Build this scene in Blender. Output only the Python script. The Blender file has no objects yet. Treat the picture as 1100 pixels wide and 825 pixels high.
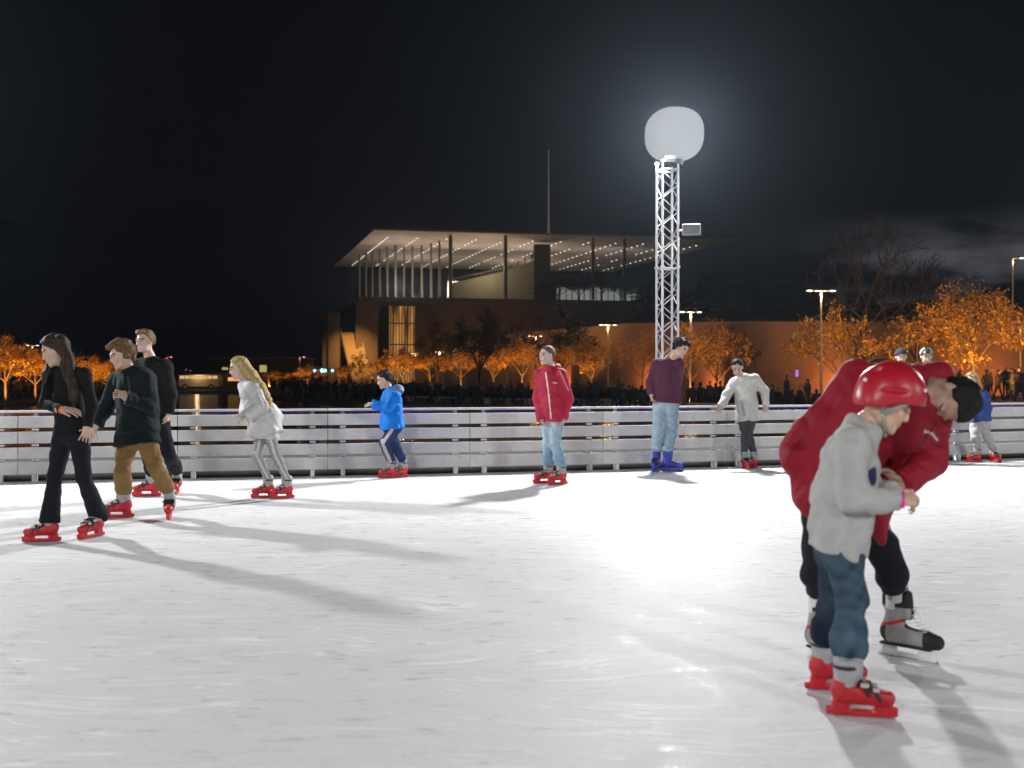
import bpy, math, random
import numpy as np
from mathutils import Vector, Matrix
random.seed(7); RNG = np.random.default_rng(7)
PI = math.pi
SC = bpy.context.scene
COL = SC.collection

# ------------------------------------------------------------------ camera, world, light, exposure
FPX, CX, HY, CH = 1100.0, 550.0, 403.0, 1.28      # focal length in photo pixels, centre, horizon row, camera height
cam_d = bpy.data.cameras.new('camera'); cam = bpy.data.objects.new('camera', cam_d); COL.objects.link(cam)
cam.location = (0, 0, CH); cam.rotation_euler = (PI/2, 0, 0)
cam_d.lens = 36.0; cam_d.sensor_width = 36.0
cam_d.shift_y = -(412.5-HY)/1100.0
cam_d.clip_start = 0.05; cam_d.clip_end = 6000
cam_d.dof.use_dof = True; cam_d.dof.focus_distance = 10.5; cam_d.dof.aperture_fstop = 2.6
SC.camera = cam
SC.view_settings.view_transform = 'Standard'; SC.view_settings.look = 'None'
SC.view_settings.exposure = 0.0; SC.view_settings.gamma = 1.0; SC.view_settings.use_curve_mapping = False
cy = SC.cycles
cy.use_adaptive_sampling = True; cy.adaptive_threshold = 0.02; cy.adaptive_min_samples = 32
cy.use_denoising = True; cy.max_bounces = 5; cy.diffuse_bounces = 3; cy.glossy_bounces = 3
cy.transparent_max_bounces = 8; cy.volume_bounces = 0; cy.transmission_bounces = 3
cy.sample_clamp_indirect = 3.0; cy.caustics_reflective = False; cy.caustics_refractive = False
cy.time_limit = 620

W = bpy.data.worlds.new('World'); SC.world = W; W.use_nodes = True
nt = W.node_tree; nt.nodes.clear()
wo = nt.nodes.new('ShaderNodeOutputWorld'); bgn = nt.nodes.new('ShaderNodeBackground')
tc = nt.nodes.new('ShaderNodeTexCoord'); mp = nt.nodes.new('ShaderNodeMapping')
mp.inputs['Scale'].default_value = (1.6, 1.6, 5.5); mp.inputs['Location'].default_value = (0.35, 0, 0.9)
nz = nt.nodes.new('ShaderNodeTexNoise'); nz.inputs['Scale'].default_value = 2.6; nz.inputs['Detail'].default_value = 7; nz.inputs['Roughness'].default_value = .6
cr = nt.nodes.new('ShaderNodeValToRGB'); cr.color_ramp.elements[0].position = .50; cr.color_ramp.elements[1].position = .66
cr.color_ramp.elements[0].color = (0,0,0,1); cr.color_ramp.elements[1].color = (1,1,1,1)
# clouds lit by the city sit low in one quarter of the sky
sep = nt.nodes.new('ShaderNodeSeparateXYZ')
mr1 = nt.nodes.new('ShaderNodeMapRange'); mr1.inputs[1].default_value = .22; mr1.inputs[2].default_value = .31
mr2 = nt.nodes.new('ShaderNodeMapRange'); mr2.inputs[1].default_value = .150; mr2.inputs[2].default_value = .10
mul = nt.nodes.new('ShaderNodeMath'); mul.operation = 'MULTIPLY'; mul2 = nt.nodes.new('ShaderNodeMath'); mul2.operation = 'MULTIPLY'
skyt = nt.nodes.new('ShaderNodeTexSky'); skyt.sky_type = 'NISHITA'; skyt.sun_disc = False
skyt.sun_elevation = math.radians(-4); skyt.sun_rotation = math.radians(200)
skm = nt.nodes.new('ShaderNodeVectorMath'); skm.operation = 'SCALE'; skm.inputs['Scale'].default_value = .05
mixc = nt.nodes.new('ShaderNodeMix'); mixc.data_type = 'RGBA'
mixc.inputs['A'].default_value = (.0009, .0012, .0026, 1); mixc.inputs['B'].default_value = (.085, .085, .10, 1)
addn = nt.nodes.new('ShaderNodeVectorMath'); addn.operation = 'ADD'
L = nt.links.new
L(tc.outputs['Generated'], mp.inputs['Vector']); L(mp.outputs[0], nz.inputs['Vector']); L(nz.outputs['Fac'], cr.inputs[0])
L(tc.outputs['Generated'], sep.inputs[0]); L(sep.outputs['X'], mr1.inputs[0]); L(sep.outputs['Z'], mr2.inputs[0])
L(mr1.outputs[0], mul.inputs[0]); L(mr2.outputs[0], mul.inputs[1]); L(mul.outputs[0], mul2.inputs[0]); L(cr.outputs['Color'], mul2.inputs[1])
L(mul2.outputs[0], mixc.inputs['Factor']); L(skyt.outputs[0], skm.inputs[0]); L(skm.outputs[0], addn.inputs[0]); L(mixc.outputs['Result'], addn.inputs[1])
L(addn.outputs[0], bgn.inputs['Color']); bgn.inputs['Strength'].default_value = 1.0
L(bgn.outputs[0], wo.inputs['Surface'])

HAZE = .00027
BALLOON_W = 8400.0                                 # each balloon lamp over the rink
COOL = (.98, .985, 1.0)

# ------------------------------------------------------------------ helpers
def px(u, v, y):
    """photo pixel at depth y -> world point"""
    return np.array([(u-CX)/FPX*y, y, CH-(v-HY)/FPX*y])
def gy(v, z=0.0):
    return FPX*(CH-z)/(v-HY)

def tag(o, label=None, cat=None, group=None, kind=None):
    if label: o['label'] = label
    if cat: o['category'] = cat
    if group: o['group'] = group
    if kind: o['kind'] = kind
    return o
def empty(name, loc, rz=0):
    o = bpy.data.objects.new(name, None); COL.objects.link(o); o.location = loc; o.rotation_euler = (0,0,rz); o.empty_display_size = .2
    return o
def link(name, me, parent=None):
    o = bpy.data.objects.new(name, me); COL.objects.link(o)
    if parent is not None: o.parent = parent
    return o
def copy_tree(o, parent=None):
    c = o.copy(); COL.objects.link(c); c.parent = parent
    for ch in list(o.children): copy_tree(ch, c)
    return c

class MB:
    def __init__(s): s.v=[]; s.f=[]; s.n=0
    def add(s, v, f):
        s.v.append(np.asarray(v, float)); s.f += [tuple(i+s.n for i in q) for q in f]; s.n += len(v); return s
    def box(s, c, d, rz=0, M=None):
        c=np.array(c,float); hx,hy,hz=[k/2 for k in d]
        v=np.array([[x,y,z] for z in (-hz,hz) for y in (-hy,hy) for x in (-hx,hx)])
        if rz: v=v@np.array([[math.cos(rz),math.sin(rz),0],[-math.sin(rz),math.cos(rz),0],[0,0,1]])
        if M is not None: v=v@np.array(M).T
        return s.add(v+c, [(0,2,3,1),(4,5,7,6),(0,1,5,4),(2,6,7,3),(0,4,6,2),(1,3,7,5)])
    def tube(s, a, b, ra, rb=None, n=8, cap=True):
        a=np.array(a,float); b=np.array(b,float); rb=ra if rb is None else rb
        d=b-a; l=np.linalg.norm(d)
        if l<1e-9: return s
        d/=l; u=np.cross(d,[0,0,1.0] if abs(d[2])<.9 else [1.0,0,0]); u/=np.linalg.norm(u); w=np.cross(d,u)
        t=np.arange(n)*2*PI/n; r=np.cos(t)[:,None]*u+np.sin(t)[:,None]*w
        f=[(i,(i+1)%n,n+(i+1)%n,n+i) for i in range(n)]
        if cap: f+=[tuple(range(n))[::-1], tuple(range(n,2*n))]
        return s.add(np.vstack([a+r*ra,b+r*rb]), f)
    def prism(s, poly, z0, z1):
        n=len(poly); v=[(x,y,z0) for x,y in poly]+[(x,y,z1) for x,y in poly]
        return s.add(v, [(i,(i+1)%n,n+(i+1)%n,n+i) for i in range(n)]+[tuple(range(n))[::-1],tuple(range(n,2*n))])
    def sphere(s, c, r, nu=24, nv=14, pw=1.0):
        v=[];f=[]; r=np.array(r)*np.ones(3)
        for i in range(nv+1):
            a=PI*i/nv
            for j in range(nu):
                b=2*PI*j/nu; v.append((math.sin(a)*math.cos(b),math.sin(a)*math.sin(b),math.cos(a)))
        for i in range(nv):
            for j in range(nu): f.append((i*nu+j,(i+1)*nu+j,(i+1)*nu+(j+1)%nu,i*nu+(j+1)%nu))
        v=np.array(v)
        if pw!=1: v=np.sign(v)*np.abs(v)**pw
        return s.add(v*r+np.array(c), f)
    def build(s, name, mat, parent=None, smooth=False, origin=None, bevel=0):
        V=np.vstack(s.v)
        if origin is not None: V=V-np.array(origin)
        me=bpy.data.meshes.new(name); me.from_pydata(V.tolist(),[],s.f); me.materials.append(mat)
        if smooth: me.polygons.foreach_set('use_smooth',[True]*len(me.polygons))
        me.validate(); me.update(); o=link(name,me,parent)
        if origin is not None: o.location=origin
        if bevel:
            b=o.modifiers.new('bevel','BEVEL'); b.width=bevel; b.segments=2; b.limit_method='ANGLE'
        return o

# ------------------------------------------------------------------ materials
def pmat(name, col, rough=.6, metal=0, noise=None, bump=0, bscale=60, spec=.5, attr=False, sheen=0, emis=None, es=1, coat=0, nsc=3, trans=0):
    m=bpy.data.materials.new(name); m.use_nodes=True; t=m.node_tree; b=t.nodes['Principled BSDF']
    b.inputs['Base Color'].default_value=(*col,1); b.inputs['Roughness'].default_value=rough; b.inputs['Metallic'].default_value=metal
    b.inputs['Specular IOR Level'].default_value=spec; b.inputs['Sheen Weight'].default_value=sheen; b.inputs['Coat Weight'].default_value=coat
    if emis: b.inputs['Emission Color'].default_value=(*emis,1); b.inputs['Emission Strength'].default_value=es
    tc=t.nodes.new('ShaderNodeTexCoord'); src=None
    if attr:
        a=t.nodes.new('ShaderNodeAttribute'); a.attribute_name='Col'; src=a.outputs['Color']
    if noise:
        n=t.nodes.new('ShaderNodeTexNoise'); n.inputs['Scale'].default_value=nsc; n.inputs['Detail'].default_value=6; n.inputs['Roughness'].default_value=.65
        t.links.new(tc.outputs['Object'],n.inputs['Vector'])
        mr=t.nodes.new('ShaderNodeMapRange'); mr.inputs[1].default_value=.3; mr.inputs[2].default_value=.7; mr.inputs[3].default_value=1-noise; mr.inputs[4].default_value=1+noise
        t.links.new(n.outputs['Fac'],mr.inputs[0])
        sc=t.nodes.new('ShaderNodeVectorMath'); sc.operation='SCALE'
        if src is not None: t.links.new(src,sc.inputs[0])
        else: sc.inputs[0].default_value=col
        t.links.new(mr.outputs[0],sc.inputs['Scale']); src=sc.outputs[0]
    if src is not None: t.links.new(src,b.inputs['Base Color'])
    if bump:
        n=t.nodes.new('ShaderNodeTexNoise'); n.inputs['Scale'].default_value=bscale; n.inputs['Detail'].default_value=4
        t.links.new(tc.outputs['Object'],n.inputs['Vector'])
        bp=t.nodes.new('ShaderNodeBump'); bp.inputs['Strength'].default_value=bump; bp.inputs['Distance'].default_value=.01
        t.links.new(n.outputs['Fac'],bp.inputs['Height']); t.links.new(bp.outputs[0],b.inputs['Normal'])
    return m
def emat(name, col, s):
    m=bpy.data.materials.new(name); m.use_nodes=True; t=m.node_tree; t.nodes.clear()
    e=t.nodes.new('ShaderNodeEmission'); o=t.nodes.new('ShaderNodeOutputMaterial'); e.inputs[0].default_value=(*col,1); e.inputs[1].default_value=s
    t.links.new(e.outputs[0],o.inputs[0]); return m
M={}
M['skin']=pmat('skin',(.6,.4,.3),.5,attr=True,noise=.06,nsc=30,spec=.35)
M['cloth']=pmat('woven cloth',(.5,.5,.5),.85,attr=True,noise=.10,nsc=9,bump=.25,bscale=260,spec=.13,sheen=.02)
M['nylon']=pmat('jacket nylon',(.5,.5,.5),.68,attr=True,noise=.09,nsc=9,bump=.3,bscale=60,spec=.25)
M['denim']=pmat('denim',(.5,.5,.5),.85,attr=True,noise=.17,nsc=11,bump=.3,bscale=300,spec=.2)
M['hair']=pmat('hair',(.1,.1,.1),.62,attr=True,noise=.35,nsc=60,spec=.14,bump=.5,bscale=140)
M['plastic_red']=pmat('red boot plastic',(.44,.010,.018),.45,noise=.30,nsc=22,bump=.15,bscale=50)
M['plastic_blue']=pmat('blue boot plastic',(.02,.035,.34),.45,noise=.3,nsc=22,bump=.15,bscale=50)
M['cuff_grey']=pmat('grey boot cuff',(.33,.33,.34),.6,noise=.18,nsc=16,bump=.2,bscale=60)
M['black_plastic']=pmat('black plastic',(.02,.02,.022),.4,noise=.2,nsc=20)
M['white_plastic']=pmat('white plastic',(.75,.75,.72),.4,noise=.08,nsc=20)
M['steel']=pmat('skate steel',(.6,.6,.6),.25,1,noise=.15,nsc=30)
M['buckle']=pmat('buckle grey',(.45,.46,.42),.4,noise=.1)
M['white_paint']=pmat('white painted aluminium',(.80,.795,.79),.45,noise=.12,nsc=2.5,spec=.4)
def scuffs(m):
    t=m.node_tree; b=t.nodes['Principled BSDF']; src=b.inputs['Base Color'].links[0].from_socket; N=t.nodes.new
    tc=N('ShaderNodeTexCoord'); mp=N('ShaderNodeMapping'); mp.inputs['Scale'].default_value=(2.2,2.2,16); n=N('ShaderNodeTexNoise'); n.inputs['Scale'].default_value=2.2; n.inputs['Detail'].default_value=6; n.inputs['Roughness'].default_value=.7
    oi=N('ShaderNodeObjectInfo'); ad=N('ShaderNodeVectorMath'); ad.operation='ADD'; t.links.new(tc.outputs['Object'],ad.inputs[0]); t.links.new(oi.outputs['Location'],ad.inputs[1])
    t.links.new(ad.outputs[0],mp.inputs[0]); t.links.new(mp.outputs[0],n.inputs['Vector']); r=N('ShaderNodeMapRange'); r.inputs[1].default_value=.60; r.inputs[2].default_value=.72; r.inputs[4].default_value=.55; t.links.new(n.outputs['Fac'],r.inputs[0])
    mx=N('ShaderNodeMix'); mx.data_type='RGBA'; mx.inputs['B'].default_value=(.22,.21,.21,1); t.links.new(src,mx.inputs['A']); t.links.new(r.outputs[0],mx.inputs['Factor']); t.links.new(mx.outputs['Result'],b.inputs['Base Color'])
scuffs(M['white_paint'])
M['truss']=pmat('truss aluminium',(.72,.72,.76),.35,.25,noise=.08,nsc=6)
M['dark_metal']=pmat('dark metal',(.05,.05,.055),.5,.4,noise=.2)
M['post_grey']=pmat('galvanised post',(.14,.14,.145),.5,.3,noise=.15)
M['pole']=pmat('lamp post metal',(.30,.27,.24),.5,.2,noise=.15)
# ------------------------------------------------------------------ sculpting engine: distance fields turned into one skin
def unit(v):
    v=np.asarray(v,float); return v/(np.linalg.norm(v)+1e-12)
class Field:
    def __init__(s, lo, hi, h):
        s.h=h; s.o=np.floor(np.array(lo)/h)*h; s.n=np.ceil((np.array(hi)-s.o)/h).astype(int)+1
        s.F=np.full(s.n,.2,np.float32)
        s.ax=[(s.o[i]+h*np.arange(s.n[i])).astype(np.float32) for i in range(3)]
    def sub(s, lo, hi, m):
        i0=np.clip(np.floor((np.array(lo)-m-s.o)/s.h).astype(int),0,s.n-1); i1=np.clip(np.ceil((np.array(hi)+m-s.o)/s.h).astype(int)+1,1,s.n)
        sl=tuple(slice(a,b) for a,b in zip(i0,i1))
        return sl,(s.ax[0][sl[0]][:,None,None],s.ax[1][sl[1]][None,:,None],s.ax[2][sl[2]][None,None,:])
    def blend(s, sl, d, k, op='u'):
        f=s.F[sl]
        if f.size==0: return
        if op=='u':
            if k>0: hh=np.clip(.5+.5*(f-d)/k,0,1); s.F[sl]=f*(1-hh)+d*hh-k*hh*(1-hh)
            else: s.F[sl]=np.minimum(f,d)
        else:
            d=-d
            if k>0: hh=np.clip(.5-.5*(f-d)/k,0,1); s.F[sl]=f*(1-hh)+d*hh+k*hh*(1-hh)
            else: s.F[sl]=np.maximum(f,d)
    def cap(s, a, b, ra, rb=None, k=.02, side=None, fl=1.0, flat_a=None, flat_b=None, op='u'):
        a=np.asarray(a,float); b=np.asarray(b,float); rb=ra if rb is None else rb
        R=max(ra,rb)*max(fl,1); sl,(X,Y,Z)=s.sub(np.minimum(a,b)-R,np.maximum(a,b)+R,k+.03)
        x,y,z=X-a[0],Y-a[1],Z-a[2]; d=b-a
        L2=float(d@d)
        if side is not None and fl!=1:
            u=unit(side); c=(1/fl-1); pr=(x*u[0]+y*u[1]+z*u[2])*c
            xx,yy,zz=x+pr*u[0],y+pr*u[1],z+pr*u[2]; dd=d+u*float(d@u)*c
        else: xx,yy,zz,dd=x,y,z,d
        t=np.clip((xx*dd[0]+yy*dd[1]+zz*dd[2])/max(float(dd@dd),1e-9),0,1)
        r=ra+(rb-ra)*t
        D=np.sqrt((xx-t*dd[0])**2+(yy-t*dd[1])**2+(zz-t*dd[2])**2)-r
        if flat_b is not None or flat_a is not None:
            n=d/math.sqrt(L2); q=x*n[0]+y*n[1]+z*n[2]
            if flat_b is not None: D=np.maximum(D,q-math.sqrt(L2)-flat_b)
            if flat_a is not None: D=np.maximum(D,-q-flat_a)
        s.blend(sl,D.astype(np.float32),k,op)
    def ell(s, c, r, R=np.eye(3), k=.02, op='u', cuts=None, noise=None):
        """R rows = local axes"""
        c=np.asarray(c,float); r=np.asarray(r,float); m=max(r); sl,(X,Y,Z)=s.sub(c-m,c+m,k+.03)
        x,y,z=X-c[0],Y-c[1],Z-c[2]
        q=[(x*R[i][0]+y*R[i][1]+z*R[i][2]) for i in range(3)]
        k0=np.sqrt(sum((q[i]/r[i])**2 for i in range(3))); k1=np.sqrt(sum((q[i]/r[i]**2)**2 for i in range(3)))+1e-6
        D=k0*(k0-1)/k1
        D=np.where(k0<.3,-min(r)*(1-k0),D)
        if noise is not None: D=D+noise(X,Y,Z)
        if cuts:
            for n,cc in cuts:
                n=np.asarray(n); D=np.maximum(D, n[0]*q[0]+n[1]*q[1]+n[2]*q[2]-cc+(noise(X,Y,Z)*1.6 if noise is not None else 0))
        s.blend(sl,D.astype(np.float32),k,op)
    def box(s, c, hd, R=np.eye(3), rd=.01, k=.005, op='u'):
        c=np.asarray(c,float); m=np.linalg.norm(hd); sl,(X,Y,Z)=s.sub(c-m,c+m,k+.02)
        x,y,z=X-c[0],Y-c[1],Z-c[2]
        q=[np.abs(x*R[i][0]+y*R[i][1]+z*R[i][2])-hd[i]+rd for i in range(3)]
        D=np.sqrt(sum(np.maximum(t,0)**2 for t in q))+np.minimum(np.maximum(np.maximum(q[0],q[1]),q[2]),0)-rd
        s.blend(sl,D.astype(np.float32),k,op)
    def wrinkle(s, amp, freq, seed=0, along=None, n=5):
        r=np.random.default_rng(seed); X,Y,Z=s.ax[0][:,None,None],s.ax[1][None,:,None],s.ax[2][None,None,:]
        near=np.abs(s.F)<.05
        w=np.zeros_like(s.F)
        wx=.035*np.sin(9*Z+seed)+.02*np.sin(17*X+4*Y); 
        for i in range(n):
            d=unit(r.normal(size=3)*(np.array(along) if along is not None else 1)); f=freq*(.6+.9*r.random()); p=r.random()*6.28
            ph=(f*(d[0]*(X+wx)+d[1]*(Y+wx)+d[2]*(Z+.6*wx))+p)
            w+=(1-2.0*np.abs(np.sin(ph*.5))**.75)*(.5+.5*np.sin(f*.31*(d[2]*X-d[0]*Z+d[1]*Y)+p*2))
        s.F=np.where(near,s.F+1.25*amp*w.astype(np.float32)/math.sqrt(n)*1.2,s.F)
    def mesh(s, name, mat, parent=None, colfn=None, col=(.5,.5,.5), origin=(0,0,0), minpiece=True):
        F=s.F; F[0]=F[-1]=.1; F[:,0]=F[:,-1]=.1; F[:,:,0]=F[:,:,-1]=.1
        S=F<0; nx,ny,nz=F.shape
        cnt=np.zeros((nx-1,ny-1,nz-1),np.int8)
        offs=[(i,j,k) for i in (0,1) for j in (0,1) for k in (0,1)]
        for i,j,k in offs: cnt+=S[i:nx-1+i,j:ny-1+j,k:nz-1+k]
        act=np.argwhere((cnt>0)&(cnt<8))
        if len(act)==0: return None
        V=np.stack([F[act[:,0]+i,act[:,1]+j,act[:,2]+k] for i,j,k in offs],1)
        acc=np.zeros((len(act),3)); n=np.zeros(len(act))
        for a in range(8):
            for b in range(a+1,8):
                if sum(abs(p-q) for p,q in zip(offs[a],offs[b]))!=1: continue
                m=(V[:,a]<0)!=(V[:,b]<0); t=V[:,a]/np.where(m,V[:,a]-V[:,b],1)
                p=np.array(offs[a])+t[:,None]*(np.array(offs[b])-np.array(offs[a]))
                acc[m]+=p[m]; n[m]+=1
        P=(act+acc/n[:,None])*s.h+s.o
        idx=np.full((nx-1,ny-1,nz-1),-1,np.int32); idx[act[:,0],act[:,1],act[:,2]]=np.arange(len(act))
        quads=[]
        for ax in range(3):
            A=S[tuple(slice(0,-1) if i==ax else slice(None) for i in range(3))]; B=S[tuple(slice(1,None) if i==ax else slice(None) for i in range(3))]
            e=np.argwhere(A!=B); 
            o1,o2=[i for i in range(3) if i!=ax]
            ok=(e[:,o1]>0)&(e[:,o2]>0)&(e[:,o1]<F.shape[o1]-1)&(e[:,o2]<F.shape[o2]-1); e=e[ok]
            ins=A[e[:,0],e[:,1],e[:,2]]
            def cell(d1,d2):
                c=e.copy(); c[:,o1]-=d1; c[:,o2]-=d2; return idx[c[:,0],c[:,1],c[:,2]]
            q=np.stack([cell(1,1),cell(0,1),cell(0,0),cell(1,0)],1)
            flip=ins if ax!=1 else ~ins
            q[~flip]=q[~flip][:,::-1]; quads.append(q)
        Q=np.vstack(quads)
        # one light smoothing pass
        for _ in range(2):
            sm=np.zeros_like(P); c=np.zeros(len(P))
            for i in range(4):
                a,b=Q[:,i],Q[:,(i+1)%4]
                for d in range(3):
                    sm[:,d]+=np.bincount(a,P[b,d],len(P))+np.bincount(b,P[a,d],len(P))
                c+=np.bincount(a,minlength=len(P))+np.bincount(b,minlength=len(P))
            P=P*.5+.5*sm/np.maximum(c,1)[:,None]
        # keep the largest connected piece only
        if minpiece:
            lab=np.arange(len(P))
            while True:
                m=lab[Q].min(1); new=lab.copy()
                for i in range(4): np.minimum.at(new,Q[:,i],m)
                new=new[new]
                if (new==lab).all(): break
                lab=new
            ids,c=np.unique(lab,return_counts=True); keep=lab==ids[c.argmax()]
            mp=np.cumsum(keep)-1; Q=mp[Q[keep[Q[:,0]]]]; P=P[keep]
        C=np.tile(np.array([*col,1.0]),(len(P),1))
        if colfn is not None: C=colfn(P,C)
        P=P-np.array(origin)
        me=bpy.data.meshes.new(name); me.vertices.add(len(P)); me.vertices.foreach_set('co',P.astype(np.float32).ravel())
        me.loops.add(len(Q)*4); me.loops.foreach_set('vertex_index',Q.astype(np.int32).ravel())
        me.polygons.add(len(Q)); me.polygons.foreach_set('loop_start',np.arange(0,len(Q)*4,4,dtype=np.int32)); me.polygons.foreach_set('loop_total',np.full(len(Q),4,np.int32))
        me.polygons.foreach_set('use_smooth',np.ones(len(Q),bool))
        me.update(calc_edges=True); me.validate()
        ca=me.color_attributes.new('Col','FLOAT_COLOR','POINT'); ca.data.foreach_set('color',C.astype(np.float32).ravel())
        me.materials.append(mat); return link(name,me,parent)

# ------------------------------------------------------------------ people
def seg_near(P,a,b,r):
    a=np.asarray(a);b=np.asarray(b);d=b-a;t=np.clip((P-a)@d/max(d@d,1e-9),0,1); return np.linalg.norm(P-a-t[:,None]*d,axis=1)<r
def lerp(a,b,t): return np.asarray(a)*(1-t)+np.asarray(b)*t

def head_axes(yaw, pitch, roll=0):
    """yaw: where the face points on the ground (0 = +x, 90 = away from camera, -90 = to camera); pitch > 0 looks up"""
    if yaw=='v':
        f=unit(pitch); u=np.array(roll,float); u=unit(u-f*np.dot(u,f)); return f,np.cross(f,u),u
    y=math.radians(yaw); p=math.radians(pitch); f=np.array([math.cos(y)*math.cos(p),math.sin(y)*math.cos(p),math.sin(p)])
    r=unit(np.cross(f,[0,0,1])); u=np.cross(r,f); q=math.radians(roll)
    r,u=r*math.cos(q)+u*math.sin(q), u*math.cos(q)-r*math.sin(q)
    return f,r,u

def add_head(B, c, ax, s, neck, nr):
    f,r,u=ax; R=np.array([r,f,u]); at=lambda a,b,d: c+s*(a*r+b*f+d*u)
    B.ell(at(0,-.012,.028),np.array([.073,.094,.088])*s,R,k=.01)
    B.ell(at(0,.028,-.036),np.array([.055,.060,.074])*s,R,k=.02*s)
    B.cap(at(-.03,.03,-.075),at(.03,.03,-.075),.022*s,k=.02*s)
    B.cap(at(-.008,.070,-.092),at(.008,.070,-.092),.017*s,k=.018*s)
    for q in (-1,1):
        B.cap(at(q*.040,.060,-.022),at(q*.032,.068,-.035),.016*s,k=.015*s)
        B.ell(at(q*.031,.100,.010),np.array([.016,.016,.011])*s,R,k=.010*s,op='s')
    B.cap(at(-.036,.083,.032),at(.036,.083,.032),.0075*s,k=.012*s)
    for q in (-1,1): B.ell(at(q*.031,.081,.008),np.array([.013,.012,.012])*s,R,k=.003*s)
    B.cap(at(0,.088,.012),at(0,.100,-.023),.0075*s,.0100*s,k=.014*s)
    B.cap(at(-.011,.094,-.028),at(.011,.094,-.028),.0075*s,k=.006*s)
    B.cap(at(-.017,.085,-.053),at(.017,.085,-.053),.0055*s,k=.005*s)
    B.cap(at(-.014,.084,-.064),at(.014,.084,-.064),.0065*s,k=.005*s)
    for q in (-1,1):
        Re=np.array([unit(r*q+f*.35),unit(f-r*q*.35),u])
        B.ell(at(q*.076,-.008,-.004),np.array([.009,.019,.032])*s,Re,k=.006*s)
    B.cap(at(0,-.022,-.055),neck,nr*.92,nr,k=.03*s)

def head_colours(P,C,c,ax,s,skin,eyes_open=True,brow=(.06,.04,.03),lip=None,smile=False):
    f,r,u=ax; q=(P-c)/s; a,b,d=q@r,q@f,q@u
    m=(np.linalg.norm(q,axis=1)<.2)&(b>.045)
    lip=lip or (skin[0]*.8,skin[1]*.52,skin[2]*.5)
    C[m&(np.abs(a)<.024)&(np.abs(d+.0585)<.010)&(b>.07)]=[*lip,1]
    if smile: C[m&(np.abs(a)<.022)&(np.abs(d+.0585-.25*np.abs(a))<.0055)&(b>.06)]=[.7,.68,.62,1]
    C[m&(np.abs(np.abs(a)-.032)<.019)&(np.abs(d-.033+.15*np.abs(np.abs(a)-.03))<.0055)]=[*brow,1]
    if eyes_open:
        e=m&(np.abs(np.abs(a)-.031)<.0135)&(np.abs(d-.009)<.0062); C[e]=[.55,.53,.5,1]
        C[m&(np.abs(np.abs(a)-.031)<.0062)&(np.abs(d-.009)<.007)]=[.02,.014,.01,1]
    C[m&(np.abs(np.abs(a)-.031)<.0150)&(np.abs(d-(.0135 if eyes_open else .004))<.0032)]=[.03,.02,.015,1]
    rosy=m&(np.abs(np.abs(a)-.042)<.016)&(np.abs(d+.028)<.016); C[rosy,:3]=C[rosy,:3]*[1.03,.88,.86]
    return C

def add_hand(B, wrist, dirv, palm, s, curl=.5, spread=.12, right=True, fist=False):
    """palm = direction the palm faces; fingers curl towards it"""
    d=unit(dirv); n=unit(np.asarray(palm)-d*np.dot(palm,d)); t=np.cross(n,d)*(1 if right else -1)      # thumb side
    w=np.asarray(wrist)
    B.cap(w-d*.03*s,w+d*.02*s,.024*s,.025*s,k=.02*s,side=t,fl=1.2)
    B.cap(w+d*.025*s,w+d*.075*s,.0135*s,.0125*s,k=.012*s,side=t,fl=2.7)
    L=[.066,.074,.069,.054]
    for i in range(4):
        o=(1.5-i)*.0195*s; b=w+d*(.088-.004*abs(i-1))*s+t*o
        a0=math.radians(12)+curl*math.radians(42+5*i); dirn=lambda a: unit(d*math.cos(a)-(-n)*math.sin(a)+t*(1.5-i)*spread)
        l=L[i]*s; p=b-d*.02*s; r=.0082*s
        for j,(fr,add) in enumerate(((.46,0),(.32,1),(.26,2))):
            q=p+dirn(a0+curl*math.radians(48)*add)*(l*fr+(.02*s if j==0 else 0)); B.cap(p,q,r,r*.94,k=.002*s); p=q; r*=.93
    b=w+d*.022*s+t*.018*s; a=unit(t*.85+d*.65+n*.25); p1=b+a*.035*s; B.cap(b,p1,.0125*s,.0105*s,k=.008*s)
    a2=unit(t*(.3-.5*curl)+d*.9+n*(.25+.5*curl)); p2=p1+a2*.028*s; B.cap(p1,p2,.0098*s,.009*s,k=.003*s)
    a3=unit(a2+n*.3*curl); B.cap(p2,p2+a3*.022*s,.009*s,.0078*s,k=.002*s)

def bounds(pts, m):
    A=np.array(pts); return A.min(0)-m, A.max(0)+m

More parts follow.
